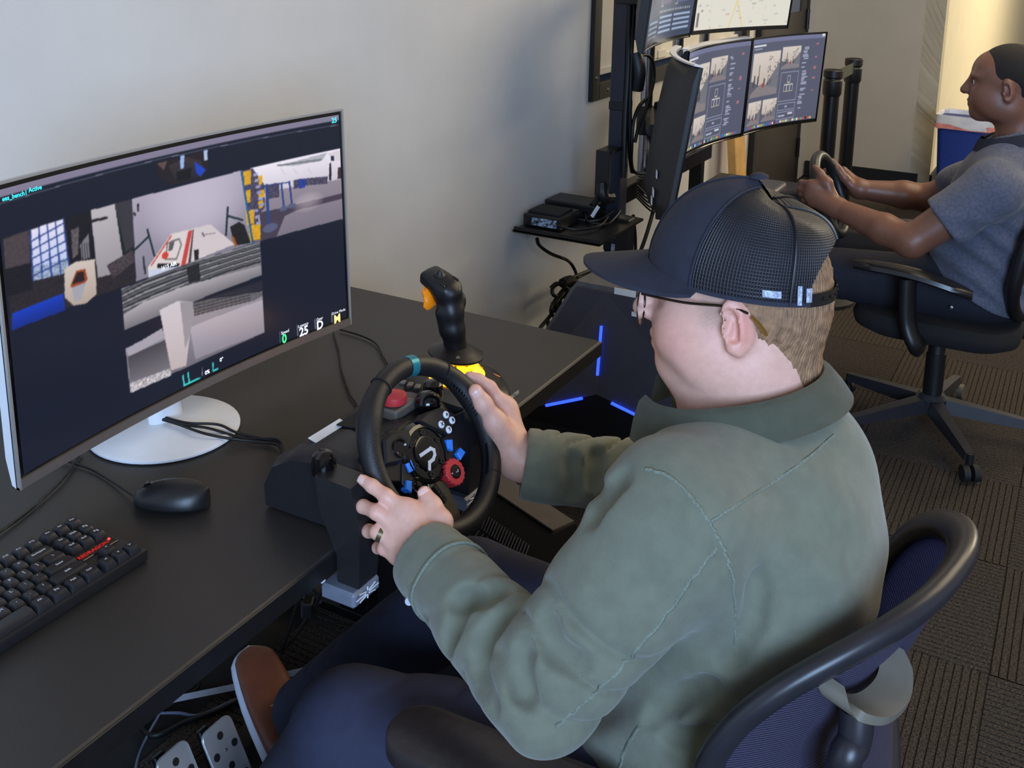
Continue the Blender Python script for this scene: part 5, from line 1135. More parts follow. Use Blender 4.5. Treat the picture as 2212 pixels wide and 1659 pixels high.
def nail(P0, P1, r, up, parent, m):
    """nail plate near the tip P1 of a finger running P0 to P1"""
    d = (V(P1)-V(P0)).normalized(); u = V(up); u = (u-d*u.dot(d)).normalized(); s_ = d.cross(u)
    def g(a, b):
        x = (a-.5)*2; y = (b-.5)*2; return V(P1)+d*(y*.0055-.001)+s_*(x*r*.72)+u*(math.sqrt(max(0, 1-(x*.72)**2))*r+.0004-.0012*max(0, y)**2)
    return MB().grid(g, 7, 7).build('fingernail', m, parent, 60)
def lincol(c): return np.array(srgb(c))
# ------------------------------------------------------------------ the near man
M_skin = pm('skin_fair', (224, 168, 148), .48, var=.05, scale=120, vcol=True, bump=.12, bscale=500, sss=.12)
M_nail = pm('fingernail', (232, 190, 178), .3)
M_shirt = pm('shirt_green_cotton', (110, 113, 96), .9, var=.10, scale=45, bump=.3, bscale=700, sheen=.25)
M_seam = pm('shirt_seam', (116, 123, 110), .9, var=.25, scale=400)
M_pants = pm('trousers_navy', (44, 47, 70), .85, var=.08, scale=60, bump=.25, bscale=900)
M_navy = pm('cap_navy_twill', (40, 42, 56), .85, var=.12, scale=60, bump=.35, bscale=900)
M_capmesh = pm('cap_mesh', (34, 35, 44), .42, var=.3, scale=60)
nt = M_capmesh.node_tree; N = nt.nodes; L = nt.links; pr_ = N['Principled BSDF']
uvn = N.new('ShaderNodeUVMap'); uvn.uv_map = 'UVMap'; hs_ = []
for dr, sc_ in (('X', 15.0), ('Y', 13.0)):
    wv = N.new('ShaderNodeTexWave'); wv.bands_direction = dr; wv.inputs['Scale'].default_value = sc_; L.new(uvn.outputs[0], wv.inputs['Vector']); hs_.append(wv)
mxh = N.new('ShaderNodeMath'); mxh.operation = 'MAXIMUM'; L.new(hs_[0].outputs[1], mxh.inputs[0])
sc2_ = N.new('ShaderNodeMath'); sc2_.operation = 'MULTIPLY'; sc2_.inputs[1].default_value = .7; L.new(hs_[1].outputs[1], sc2_.inputs[0]); L.new(sc2_.outputs[0], mxh.inputs[1])
bmp = N.new('ShaderNodeBump'); bmp.inputs['Strength'].default_value = .9; bmp.inputs['Distance'].default_value = .0012; L.new(mxh.outputs[0], bmp.inputs['Height']); L.new(bmp.outputs[0], pr_.inputs['Normal'])
mm = N.new('ShaderNodeMix'); mm.data_type = 'RGBA'; mm.inputs[6].default_value = (.004, .004, .006, 1); L.new(mxh.outputs[0], mm.inputs[0])
src_ = pr_.inputs['Base Color'].links[0].from_socket; L.new(src_, mm.inputs[7]); L.new(mm.outputs[2], pr_.inputs['Base Color'])
M_hair = pm('hair_light_brown', (148, 112, 82), .6, var=.35, scale=90, wave=('X', 120, .5))
h1 = Head((1.180, .339, 1.118), (-.20, .975, -.05), (.02, .06, 1))
NB = V((1.182, .305, .975))
sd = SDF((1.02, .16, .78), (1.34, .53, 1.25), .003)
make_head(sd, h1, 1.0, 1.07)
sd.cap(h1.p(-.028, 0, -.035), NB, .062, .070, .03); sd.cap(h1.p(.02, 0, -.085), NB+V((0, .03, -.03)), .048, .060, .03)
sd.ell(NB+V((0, 0, -.06)), (.14, .09, .07), None, .04); sd.cap(h1.p(.035, 0, -.088), h1.p(.0, 0, -.105), .036, .045, .03)
Pb, Fb = sd.arrays(); Pb = relax(Pb, Fb, 1)
# left hand
hl = SDF((.93, .54, .66), (1.16, .82, .92), .0022)
wl = V((0.9901,0.6286,0.7756)); L_mcp = [V((1.0215,0.6978,0.8132)), V((1.0113,0.7035,0.7974)), V((1.0041,0.7035,0.7818)), V((1.0015,0.6953,0.7664))]
LF = [[L_mcp[0], V((1.0157,0.7266,0.8308)), V((1.0161,0.7485,0.8385)), V((1.0175,0.7643,0.8418))],
      [L_mcp[1], V((1.0012,0.7314,0.8147)), V((1.0074,0.7570,0.8116)), V((1.0290,0.7762,0.7992))],
      [L_mcp[2], V((0.9969,0.7269,0.7905)), V((1.0071,0.7483,0.7798)), V((1.0284,0.7640,0.7684))],
      [L_mcp[3], V((0.9973,0.7173,0.7700)), V((1.0093,0.7354,0.7590)), V((1.0291,0.7483,0.7495))]]
LT = [V((1.0114,0.6457,0.7823)), V((1.0344,0.6565,0.8064)), V((1.0452,0.6755,0.8172)), V((1.0515,0.6917,0.8275))]
for i, f in enumerate(LF):
    s_ = (1, 1, .97, .84)[i]; finger(hl, f, [.0108*s_, .0093*s_, .0084*s_, .0072*s_], .005)
    hl.cap(v3(wl), v3(f[0]), .020, .0125*s_, .016)
for f in LF[:4]: hl.ell(v3(f[0]), (.0125, .0125, .0115), None, .008)
finger(hl, LT, [.017, .0135, .0118, .0096], .008); hl.cap(v3(LT[0]), v3(L_mcp[0]), .014, .011, .016); hl.cap(v3(LT[1]), v3(L_mcp[0]), .009, .009, .016)
hl.cap(v3(wl), v3(V((0.9699,0.5765,0.7665))), .027, .030, .02)
P2, F2 = hl.arrays(); P2 = relax(P2, F2, 1)
# right hand
hr = SDF((1.16, .58, .70), (1.42, .84, .96), .0024)
wr = V((1.2944,0.6860,0.7686)); R_mcp = [V((1.3158,0.7200,0.8304)), V((1.3239,0.7176,0.8095)), V((1.3258,0.7142,0.7898)), V((1.3192,0.7109,0.7736))]
RF = [[R_mcp[0], V((1.3050,0.7420,0.8653)), V((1.2956,0.7561,0.8776)), V((1.2880,0.7679,0.8829))],
      [R_mcp[1], V((1.3346,0.7565,0.8168)), V((1.3194,0.7892,0.8180)), V((1.2980,0.8004,0.8276))],
      [R_mcp[2], V((1.3368,0.7556,0.7891)), V((1.3213,0.7858,0.7934)), V((1.3021,0.7926,0.8019))],
      [R_mcp[3], V((1.3303,0.7496,0.7624)), V((1.3174,0.7746,0.7653)), V((1.3039,0.7775,0.7742))]]
RT = [V((1.2872,0.6967,0.7877)), V((1.2695,0.7113,0.8307)), V((1.2558,0.7244,0.8623)), V((1.2484,0.7337,0.8825))]
for i, f in enumerate(RF):
    s_ = (1, 1, .97, .84)[i]; finger(hr, f, [.0115*s_, .0098*s_, .0088*s_, .0078*s_], .005); hr.cap(v3(wr), v3(f[0]), .021, .0135*s_, .018)
finger(hr, RT, [.018, .0145, .0125, .0105], .008); hr.cap(v3(RT[0]), v3(R_mcp[0]), .015, .012, .02); hr.cap(v3(wr), v3(RT[1]), .020, .013, .015)
hr.cap(v3(wr), v3(V((1.2984,0.6320,0.7593))), .027, .030, .02)
P3, F3 = hr.arrays(); P3 = relax(P3, F3, 1)
PA, FA = join_np([(Pb, Fb), (P2, F2), (P3, F3)])
def face_col(P, h, base, lip, cheek, k=1.0):
    c = np.tile(lincol(base), (len(P), 1)); L = h.loc(P)/k
    def blend(w_, col):
        nonlocal c
        w_ = np.clip(w_, 0, 1)[:, None]; c = c*(1-w_)+lincol(col)*w_
    blend(.5*np.exp(-(((L[:, 0]-.055)/.04)**2+((np.abs(L[:, 1])-.05)/.03)**2+((L[:, 2]+.03)/.03)**2)), cheek)
    blend(.8*(np.exp(-(((L[:, 2]+.052)/.010)**2+(L[:, 1]/.022)**2))*(L[:, 0] > .085)), lip)
    blend(.7*np.exp(-(((np.abs(L[:, 1])-.088)/.010)**2+((L[:, 0]+.016)/.022)**2+((L[:, 2]+.004)/.034)**2)), cheek)
    return c, L
cA, LA = face_col(PA, h1, (226, 176, 156), (196, 120, 112), (222, 138, 122))
nzz = .5+.5*np.sin(LA[:, 2]*900+LA[:, 0]*300)*np.sin(LA[:, 0]*1100)
w_ = .75*np.exp(-(((LA[:, 0]-.014)/.020)**4+((LA[:, 2]-.022)/.036)**4))*(np.abs(LA[:, 1]) > .05)*(np.abs(LA[:, 1]) < .082)*(.55+.45*nzz); w_ = w_[:, None]; cA = cA*(1-w_)+lincol((158, 132, 116))*w_
hand = (PA[:, 1] > .57); t_ = np.zeros(len(PA))
for q in LF+[LT]+RF+[RT]:
    for p_ in (q[1], q[-1]): t_ = np.maximum(t_, np.exp(-(np.linalg.norm(PA-np.array(p_), axis=1)/.010)**2))
for q in L_mcp: t_ = np.maximum(t_, .8*np.exp(-(np.linalg.norm(PA-np.array(q), axis=1)/.011)**2))
t_ = (t_*hand*.5)[:, None]; cA = cA*(1-t_)+lincol((222, 136, 122))*t_
bodyme = mesh_np('person', PA, FA, cA)
man = link('person', bodyme, M_skin, None, 180)
tag(man, 'man in a green shirt, dark mesh cap and glasses gripping the near wheel', 'person')
for q, r in ((LF[0], .0072), (LT, .0096)):
    nail(q[-2], q[-1], r, V((-.75, -.5, .45)), man, M_nail)
nail(RT[-2], RT[-1], .0105, V((-.75, -.5, .45)), man, M_nail)
# ring on the left ring finger
d_ = (LF[2][1]-LF[2][0]).normalized(); c_ = LF[2][0].lerp(LF[2][1], .80)
MB().lathe([(.0102, -.003), (.0112, -.003), (.0112, .003), (.0102, .003)], 28, frame(c_, z=d_, x=(0, 0, 1)), caps=False).build('finger_ring', pm('ring_olive_metal', (120, 112, 84), .3, metal=.8), man)
# hair
hs = SDF((1.05, .20, .98), (1.31, .50, 1.24), .0034)
hs.ell(h1.p(-.012, 0, .028), (.0975, .0815, .092), h1.M, .01); hs.cap(h1.p(-.045, 0, -.02), h1.p(-.050, 0, -.072), .060, .050, .03)
hs.half(h1.p(-.022, 0, -.02), h1.F*1.0-h1.U*.55, .008)                       # keep behind the ear, slanting forward above it
hs.half(h1.p(-.05, 0, -.088), -h1.U+h1.F*.25, .006); hs.half(h1.p(0, 0, .075), h1.U, .004)
hs.disp(lambda X, Y, Z: .0022*np.sin(X*700+60*np.sin(Y*40))*np.sin(Y*520+Z*120))
Ph, Fh = hs.arrays(); o = link('hair', mesh_np('hair', Ph, Fh), M_hair, None, 180); attach(o, man)
# cap
CB = .040
def capp(th, ph, off=0.0):
    c, s_ = math.cos(th), math.sin(th); fx = 1 if c > 0 else .98
    a = (.113 if c > 0 else .104); b = .0905; hgt = .104+.004*c
    cp = max(0.0, math.cos(ph))**.60; sp = math.sin(ph)**.92
    bz = CB-.014*(1-c)*.9
    return h1.p(-.010-.024*math.sin(ph)**1.4+(a+off)*c*cp, (b+off)*s_*cp, bz+(hgt+off)*sp*(1-.12*(1-sp)*0))
cap = None
def patch(name, t0, t1, m, p0=0.0, skip=None):
    mb = MB(); nu, nv = (26, 22) if skip is None else (90, 70)
    R = [[None]*(nu+1) for _ in range(nv+1)]
    for j in range(nv+1):
        for i in range(nu+1): R[j][i] = mb.bm.verts.new(capp(t0+(t1-t0)*i/nu, p0+(math.pi/2*.985-p0)*j/nv))
    uvl = mb.bm.loops.layers.uv.new('UVMap')
    for j in range(nv):
        for i in range(nu):
            th = t0+(t1-t0)*(i+.5)/nu; ph = (math.pi/2)*(j+.5)/nv
            if skip and skip(th, ph): continue
            fc = mb.bm.faces.new((R[j][i], R[j][i+1], R[j+1][i+1], R[j+1][i]))
            for lp_, (a, b) in zip(fc.loops, ((i, j), (i+1, j), (i+1, j+1), (i, j+1))): lp_[uvl].uv = (math.degrees(t0+(t1-t0)*a/nu)/90, b/nv)
    bmesh.ops.delete(mb.bm, geom=[v for v in mb.bm.verts if not v.link_faces], context='VERTS')
    return mb.build(name, m, man, 60)
arch = lambda th, ph: ((math.degrees(abs(abs(th)-math.pi))/44)**2+(math.degrees(ph)/40)**2 < 1) 
D = math.radians
patch('cap_front_panel', D(-62), D(62), M_navy)
patch('cap_mesh_side', D(62), D(122), M_capmesh); patch('cap_mesh_side', D(-122), D(-62), M_capmesh)
patch('cap_mesh_back', D(122), D(238), M_capmesh, skip=lambda th, ph: arch(th-2*math.pi if th > math.pi else th, ph))
for a in (62, 122, 180, 238, 298, 0):
    MB().tube([capp(D(a), (0.68 if a == 180 else 0.0)+(math.pi/2*.98-(0.68 if a == 180 else 0))*i/14, .0008) for i in range(15)], .0016, 6).build('cap_seam', M_navy if a in (0, 62, 298) else M_capmesh, man)
MB().lathe([(0, 0), (.011, 0), (.0105, .003), (.006, .0055), (0, .006)], 20, frame(capp(0, math.pi/2*.99), z=h1.U, x=h1.F)).build('cap_button', M_navy, man, 60)
def band(t0, t1, n, m, name, z0=-.001, z1=.020, off=.001):
    mb = MB(); rings = []
    for i in range(n+1):
        th = t0+(t1-t0)*i/n; q = capp(th, 0, off); rings.append([q+h1.U*z0, q+h1.U*z1])
    return mb.loft(rings, closed=False).build(name, m, man, 60)
band(D(62), D(137), 24, M_navy, 'cap_band', -.001, .004, .0012); band(D(223), D(298), 24, M_navy, 'cap_band', -.001, .004, .0012)
band(D(135), D(225), 22, M_black, 'cap_strap', -.002, .013, .0)
for k in range(7): MB().lathe([(0, 0), (.0022, 0), (.0018, .0014), (0, .0016)], 8, frame(capp(D(150+10*k), 0, .0006)+h1.U*.006, z=(capp(D(150+10*k), 0, .01)-capp(D(150+10*k), 0, 0)), x=h1.U)).build('strap_stud', M_gloss, man)
for a, w_, hh in ((-110, .9, .008), (-128, .25, .022), (-135, .35, .016)):
    mb = MB(); rings = []
    for i in range(5):
        th = D(a+w_*(i-2)*3.2); q = capp(th, .10, .0018); rings.append([q-h1.U*hh*.5, q+h1.U*hh*.5])
    mb.loft(rings, closed=False).build('cap_tag', pm('tag_pale', (170, 178, 196), .6, var=.5, scale=300), man)
# brim
def brim(u, v, off=0.0):
    th = D(-66+132*u); c = math.cos(th); q = capp(th, 0.0); L = .080*max(0.0, math.cos(th*90/67.0))**.72
    r = .0885*math.sin(th); p_ = q+h1.F*(L*v)+h1.R*(.010*math.sin(th)*v)
    e = max(0.0, math.cos(th*90/67.0))**.5; return p_+h1.U*(.003+(.006-.008*v-.016*(r/.08)**2*v)*e-.004*(r/.08)**2+off)
mb = MB(); nu, nv = 40, 14
mb.loft([[brim(i/nu, j/nv, .002) for j in range(nv+1)]+[brim(i/nu, 1-j/nv, -.002) for j in range(nv+1)] for i in range(nu+1)]).build('cap_brim', M_navy, man, 60)
# glasses
gm = pm('spectacle_wire', (62, 50, 42), .3, metal=.7); gold = pm('spectacle_tip', (176, 140, 66), .25, metal=.9)
def gl(f, r, u): return h1.p(f, r, u)
for s_ in (-1, 1):
    MB().tube(spline([gl(.100, s_*.066, .020), gl(.050, s_*.0785, .017), gl(.0, s_*.0855, .018), gl(-.022, s_*.086, .012)], 8), .0016, 7).build('glasses_temple', gm, man)
    MB().tube(spline([gl(-.026, s_*.086, .008), gl(-.036, s_*.0855, -.002), gl(-.042, s_*.085, -.012)], 6), .0022, 7).build('glasses_ear_tip', gold, man)
    MB().tube([gl(.106-.02*abs(.024*math.cos(t)), s_*(.037+.026*math.cos(t)), -.004+.022*math.sin(t)) for t in [2*math.pi*i/28 for i in range(28)]], .0009, 6, closed=True).build('glasses_rim', gm, man)
    MB().grid(lambda a, b: gl(.106, s_*(.037+.025*b*math.cos(2*math.pi*a)), -.004+.021*b*math.sin(2*math.pi*a)), 24, 4, wrapu=True).build('glasses_lens', pm('lens_clear', (240, 232, 232), .05, trans=1.0, var=0), man)
MB().tube([gl(.106, -.013, .002), gl(.109, 0, .006), gl(.106, .013, .002)], .0013, 6).build('glasses_bridge', gold, man)
# shirt
SL = v3((0.9741,0.3324,0.9360)); EL = v3((0.8809,0.4308,0.7670)); WL = v3((0.9998,0.6483,0.7738)); SR = np.array((1.330, .318, .895)); ER = np.array((1.375, .500, .742)); WR = v3((1.2932,0.6657,0.7658))
PC = np.array((1.150, .350, .52)); CH = np.array((1.172, .285, .80))
ss = SDF((.76, .08, .40), (1.50, .76, 1.06), .0040)
Mt = Matrix.Rotation(math.radians(6), 3, 'Z')
ss.ell(CH+np.array((-.022, .004, 0)), (.178, .128, .178), Mt, .05); ss.ell((1.145, .325, .63), (.190, .138, .17), Mt, .07); ss.ell(PC, (.200, .145, .13), Mt, .07)
ss.cap(SL+np.array((.03, 0, -.005)), SR+np.array((-.03, 0, -.005)), .078, .078, .07); ss.cap(SL+np.array((.09, -.02, .0)), (1.18, .285, .945), .062, .078, .05); ss.cap(SR+np.array((-.09, -.02, .0)), (1.18, .285, .945), .062, .078, .05)
ss.ell((1.160, .235, .85), (.15, .085, .13), Mt, .06)
ss.chain([SL, EL], [.078, .062], .045); ss.chain([EL, WL], [.060, .0455], .012); ss.cap(WL-(WL-EL)*.16, WL+(WL-EL)*.03, .0455, .0435, .008)
ss.chain([SR, ER], [.076, .062], .045); ss.chain([ER, WR], [.060, .050], .02); ss.cap(WR-(WR-ER)*.22, WR+(WR-ER)*.03, .0485, .0470, .008)
folds(ss, EL, WL, .055, 3.6, .0085, 3, .05, .95); folds(ss, SL, EL, .07, 2.6, .0060, 5, .35, 1.1); folds(ss, ER, WR, .052, 3.2, .0085, 8, .1, .95)
def bodyfold(X, Y, Z):
    w_ = np.clip((.80-Z)/.15, 0, 1)*np.clip((Z-.45)/.1, 0, 1); s_ = np.sin(75*(Z+.35*(X-1.1)+.5*(Y-.3))+2.5*np.sin(9*X+4)+1.5*np.sin(14*Y))
    return .0058*w_*s_+.0028*np.sin(45*X+20*Z)*np.sin(40*Z-30*Y)
ss.disp(bodyfold)
# creases at armpit and elbow crook
Lm = lambda p, q, t: v3(p)+(v3(q)-v3(p))*t
for P in ([(0.5778,0.3435,1.0828), (0.5712,0.3488,1.0667), (0.5635,0.3533,1.0441)], [(0.5912,0.3213,1.0881), (0.5820,0.3346,1.0798), (0.5728,0.3499,1.0762)], [(0.6444,0.2575,1.1665), (0.6346,0.2685,1.1503), (0.6274,0.2753,1.1357)], [(0.6287,0.2092,0.9867), (0.6376,0.1917,0.9840), (0.6453,0.1792,0.9875)], [(0.6292,0.2904,1.1786), (0.6271,0.2869,1.1610), (0.6233,0.2883,1.1482)], [(0.6385,0.2751,1.1821), (0.6342,0.2753,1.1645), (0.6330,0.2713,1.1502)], [(0.6016,0.2937,1.0680), (0.6005,0.2862,1.0457), (0.6085,0.2662,1.0334)], [(0.5905,0.3050,1.0469), (0.5859,0.3058,1.0293), (0.5858,0.2978,1.0102)], [(0.5885,0.3174,1.0674), (0.5793,0.3288,1.0543), (0.5731,0.3304,1.0319), (0.5716,0.3195,1.0001)],
          [(0.6512,0.1833,1.0226), (0.6399,0.2011,1.0158), (0.6241,0.2217,0.9960)], [(0.6792,0.1652,1.0999), (0.6709,0.1654,1.0646), (0.6573,0.1777,1.0355)]):
    Q = on_shirt(P)
    ss.chain([v3(q) for q in Q], [.003]+[.0075]*(len(Q)-2)+[.003], .014, '-')
# openings: cuffs, neck
def cutcap(a, b, r, op='-', k=.002): ss.cap(a, b, r, r, k, op)
cutcap(WL-(WL-EL)*.02, WL+(WL-EL)*.4, .038); cutcap(WR-(WR-ER)*.02, WR+(WR-ER)*.4, .040)
def cutplane(p, n, rad):
    n = n/np.linalg.norm(n)
    def f(X, Y, Z):
        e = (X-p[0])*n[0]+(Y-p[1])*n[1]+(Z-p[2])*n[2]; q = np.sqrt((X-p[0])**2+(Y-p[1])**2+(Z-p[2])**2)
        return np.where((q < rad) & (e > 0), np.maximum(0, e*1.0+.0)*4, 0)
    ss.disp(f, p-rad, p+rad)
cutplane(WL+(WL-EL)*.04, WL-EL, .07); cutplane(WR+(WR-ER)*.04, WR-ER, .07)
ss.cap((1.180, .315, .93), (1.175, .345, 1.10), .070, .085, .004, '-')
Ps, Fs = ss.arrays(); Ps = relax(Ps, Fs, 1, .5)
o = link('shirt', mesh_np('shirt', Ps, Fs), M_shirt, None, 180); attach(o, man)
def seam(P, name='shirt_seam', w_=.0026, off=-.0012, n=8):
    Q = snap(ss, on_shirt(P, n), off, 3); return MB().tube(Q, w_, 6, flat=(1.0, 1.0)).build(name, M_seam, man, 60)
seam([(0.6528,0.2436,1.1701), (0.6594,0.2304,1.1672), (0.6648,0.2144,1.1531), (0.6681,0.2009,1.1359), (0.6696,0.1921,1.1217), (0.6698,0.1823,1.0995), (0.6665,0.1761,1.0708), (0.6619,0.1749,1.0484)])
seam([(0.6678,0.2007,1.1343), (0.6813,0.1824,1.1491), (0.6966,0.1615,1.1656), (0.7103,0.1434,1.1821), (0.7207,0.1308,1.1968)])
seam([(0.6677,0.1935,1.1168), (0.6569,0.2050,1.0973), (0.6407,0.2214,1.0665), (0.6232,0.2409,1.0372), (0.6063,0.2607,1.0111), (0.5920,0.2784,0.9915)])
seam([(0.6204,0.2270,0.9927), (0.6129,0.2337,0.9765), (0.6073,0.2358,0.9573)])
def on_cuff(a): 
    d = V(WL-EL).normalized(); x = d.orthogonal().normalized(); y = d.cross(x); return V(WL-(WL-EL)*.20)+.05*(x*math.cos(a)+y*math.sin(a))
Q = snap(ss, [tuple(on_cuff(2*math.pi*i/40)) for i in range(40)], .0008); MB().tube(Q, .0022, 6, closed=True).build('cuff_seam', M_seam, man)
b_ = snap(ss, [(0.9488,0.6327,0.7581)], .001)[0]
MB().lathe([(0, 0), (.0055, 0), (.005, .002), (0, .0022)], 14, frame(b_, z=(-.7, -.6, .2), x=(1, 0, 0))).build('cuff_button', pm('shirt_button', (190, 196, 206), .3), man)
# collar: a folded band round the neck
def col(t, v):
    a = 2*math.pi*t; ca, sa = math.cos(a), math.sin(a)
    x = .088*sa; y = .098*ca; front = max(0, ca)
    prof = [(0.0, -.01), (.001, .012), (.003, .030), (.009, .036), (.018, .031), (.028, .014), (.036, -.004)]
    q = v*(len(prof)-1); i = min(int(q), len(prof)-2); f = q-i; o_ = prof[i][0]*(1-f)+prof[i+1][0]*f; z = prof[i][1]*(1-f)+prof[i+1][1]*f
    k = 1+o_/.095
    z = z*(1+.25*front**2)-.008*front-.030*front*(1-v*.2)*0
    c = V((1.178, .318, .990)); X = V((.985, .12, -.02)); Y = V((-.15, .955, -.24)); Z = V((.0, .22, .975))
    return c+X*(x*k)+Y*(y*k+.01)+Z*z
mb = MB(); g0 = D(24)/(2*math.pi)
mb.grid(lambda u, v: col(g0+(1-2*g0)*u, v), 72, 19); mb.solid(.0022)
o = mb.build('collar', M_shirt, man, 60)
# trousers and shoes
ts = SDF((.80, .10, .06), (1.46, 1.30, .70), .006)
HL, KL, AL = np.array((1.065, .36, .520)), np.array((.968, .750, .512)), np.array((1.020, 1.00, .14)); HR, KR, AR = np.array((1.245, .36, .520)), np.array((1.250, .735, .555)), np.array((1.262, 1.075, .20))
ts.ell((1.155, .345, .52), (.20, .155, .10), None, .03)
ts.chain([HL, KL], [.100, .076], .03); ts.chain([KL, AL], [.074, .055], .02); ts.chain([HR, KR], [.100, .076], .03); ts.chain([KR, AR], [.074, .058], .02)
folds(ts, HL, KL, .085, 2.6, .004, 2, .1, .9); folds(ts, KR, AR, .066, 3, .005, 9, .1, .9); folds(ts, HR, KR, .085, 3, .004, 12, .3, 1.0)
Pt, Ft = ts.arrays(); o = link('trousers', mesh_np('trousers', relax(Pt, Ft, 2), Ft), M_pants, None, 180); attach(o, man)
M_brown = pm('shoe_brown_leather', (122, 72, 52), .45, var=.12, scale=30, bump=.2, bscale=60)
M_sole = pm('shoe_white_sole', (206, 214, 230), .5, var=.04)
def shoe(heel, toe, up, side_name='shoe'):
    d = (V(toe)-V(heel)); L = d.length; Mx = frame(heel, x=d, z=up)
    def outline(t):
        w_ = .037+.011*math.sin(math.pi*min(1, t*1.02)**1.5); e = 1 if .08 < t < .90 else math.sqrt(max(0.0, 1-((t-.08)/.08)**2)) if t <= .08 else math.sqrt(max(0.0, 1-((t-.90)/.10)**2))
        return w_*max(e, .02)
    ts_ = [0, .01, .03, .06, .10, .18, .28, .40, .52, .64, .76, .86, .92, .96, .985, 1.0]
    def ring(t, z0, z1, f, n=20):
        w_ = outline(t)*f; return [Mx @ V((L*(t*(1 if f >= 1 else .985)+.005), w_*math.cos(a), (z0+z1)/2+(z1-z0)/2*math.copysign(abs(math.sin(a))**.5, math.sin(a)))) for a in [2*math.pi*k/n for k in range(n)]]
    MB().loft([ring(t, 0, .026, 1.03) for t in ts_]).build('shoe_sole', M_sole, man, 60)
    def hgt(t): return .095 if t < .12 else .095+(.062-.095)*min(1, (t-.12)/.33) if t < .45 else .062-.022*((t-.45)/.55)**1.2-.010*max(0, (t-.9)/.1)
    MB().loft([ring(t, .018, max(.03, hgt(t)), .94) for t in ts_]).build('shoe_upper', M_brown, man, 60)
    MB().tube([Mx @ V((L*.55, w_*.034, .060-.024*abs(w_)**2.5)) for w_ in np.linspace(-1, 1, 11)], .0012, 6).build('shoe_stitch', pm('tan_thread', (176, 130, 96), .7), man)
shoe((1.205, 1.030, .060), (1.330, 1.275, .190), (-.16, -.40, .9)); shoe((1.02, .97, .035), (1.03, 1.23, .075), (0, -.16, 1))

# ------------------------------------------------------------------ the far man
M_skin2 = pm('skin_brown', (112, 76, 60), .42, var=.05, scale=120, vcol=True, bump=.1, bscale=400, sss=.05)
M_polo = pm('polo_grey_blue', (84, 88, 104), .9, var=.22, scale=120, bump=.25, bscale=600, sheen=.15)
M_jeans = pm('jeans_black', (22, 24, 36), .85, var=.15, scale=150, bump=.3, bscale=800)
M_crop = pm('hair_cropped_black', (26, 21, 20), .8, var=.4, scale=400, bump=.9, bscale=900)
h2 = Head((3.36, .215, 1.132), (-.04, .998, -.03), (.0, .03, 1)); N2 = V((3.368, .165, .955))
bb = SDF((3.03, .02, .60), (3.70, .82, 1.28), .0042)
make_head(bb, h2, 1.0, 1.0)
bb.cap(h2.p(-.030, 0, -.04), N2, .056, .062, .03); bb.ell(N2+V((0, 0, -.05)), (.14, .08, .06), None, .04)
S2L = np.array((3.175, .205, .862)); E2L = v3((3.1250,0.3999,0.6932)); W2L = v3((3.2250,0.6330,0.7370)); S2R = np.array((3.565, .19, .855)); E2R = v3((3.6000,0.4218,0.7177)); W2R = v3((3.5300,0.6273,0.7349))
bb.chain([S2L, E2L], [.060, .047], .02); bb.chain([E2L, E2L+(W2L-E2L)*.35, W2L], [.046, .046, .030], .015)
bb.chain([S2R, E2R], [.058, .046], .02); bb.chain([E2R, E2R+(W2R-E2R)*.35, W2R], [.045, .045, .030], .015)
Lm = [(3.2360,0.7155,0.7960), (3.2320,0.7215,0.7770), (3.2320,0.7215,0.7579), (3.2360,0.7125,0.7392)]
LP = [(3.2500,0.7515,0.7957), (3.2460,0.7520,0.7773), (3.2470,0.7481,0.7599), (3.2500,0.7404,0.7426)]
Lt = [(3.2880,0.7504,0.7898), (3.2880,0.7505,0.7719), (3.2880,0.7449,0.7548), (3.2880,0.7351,0.7397)]
for i in range(4):
    s_ = (1, 1, .96, .85)[i]; bb.cap(W2L, Lm[i], .024, .0145*s_, .018); bb.chain([v3(Lm[i]), v3(LP[i]), v3(Lt[i])], [.0115*s_, .0100*s_, .0085*s_], .003)
bb.chain([v3(p) for p in ((3.2320,0.6510,0.7693), (3.2380,0.6721,0.8087), (3.2440,0.6965,0.8348), (3.2500,0.7144,0.8488))], [.018, .0145, .0115, .0095], .008)
bb.cap((3.2380,0.6719,0.8058), Lm[0], .012, .012, .02)
Rm = [(3.5480,0.6859,0.7863), (3.5560,0.6794,0.7605), (3.5560,0.6701,0.7380), (3.5520,0.6573,0.7200)]
for i in range(4):
    s_ = (1, 1, .96, .85)[i]; f = v3(Rm[i]); bb.cap(W2R, f, .024, .014*s_, .018); bb.chain([f, f+np.array((-.012, .036, .002)), f+np.array((-.045, .050, .002))], [.0115*s_, .010*s_, .0085*s_], .004)
bb.chain([v3(p) for p in ((3.5150,0.6407,0.7362), (3.5050,0.6726,0.7712), (3.5000,0.6979,0.8031), (3.4970,0.7154,0.8248))], [.018, .0145, .0115, .0095], .008)
P, F = bb.arrays(); P = relax(P, F, 1)
c2_, L2_ = face_col(P, h2, (120, 80, 62), (116, 68, 62), (128, 80, 64))
man2 = link('person', mesh_np('person', P, F, c2_), M_skin2, None, 180)
tag(man2, 'man with cropped hair in a grey polo shirt driving at the far station', 'person')
hh = SDF((3.26, .09, 1.06), (3.46, .33, 1.28), .0036)
hh.ell(h2.p(-.011, 0, .032), (.0965, .0795, .0905), h2.M, .01); hh.cap(h2.p(-.045, 0, -.01), h2.p(-.052, 0, -.050), .056, .046, .03)
hh.half(h2.p(.058, 0, .045), h2.F-h2.U*.62, .006); hh.half(h2.p(-.02, 0, -.01), -h2.U+h2.F*1.0, .006, '&') if False else None
hh.half(h2.p(-.06, 0, -.062), -h2.U, .006)
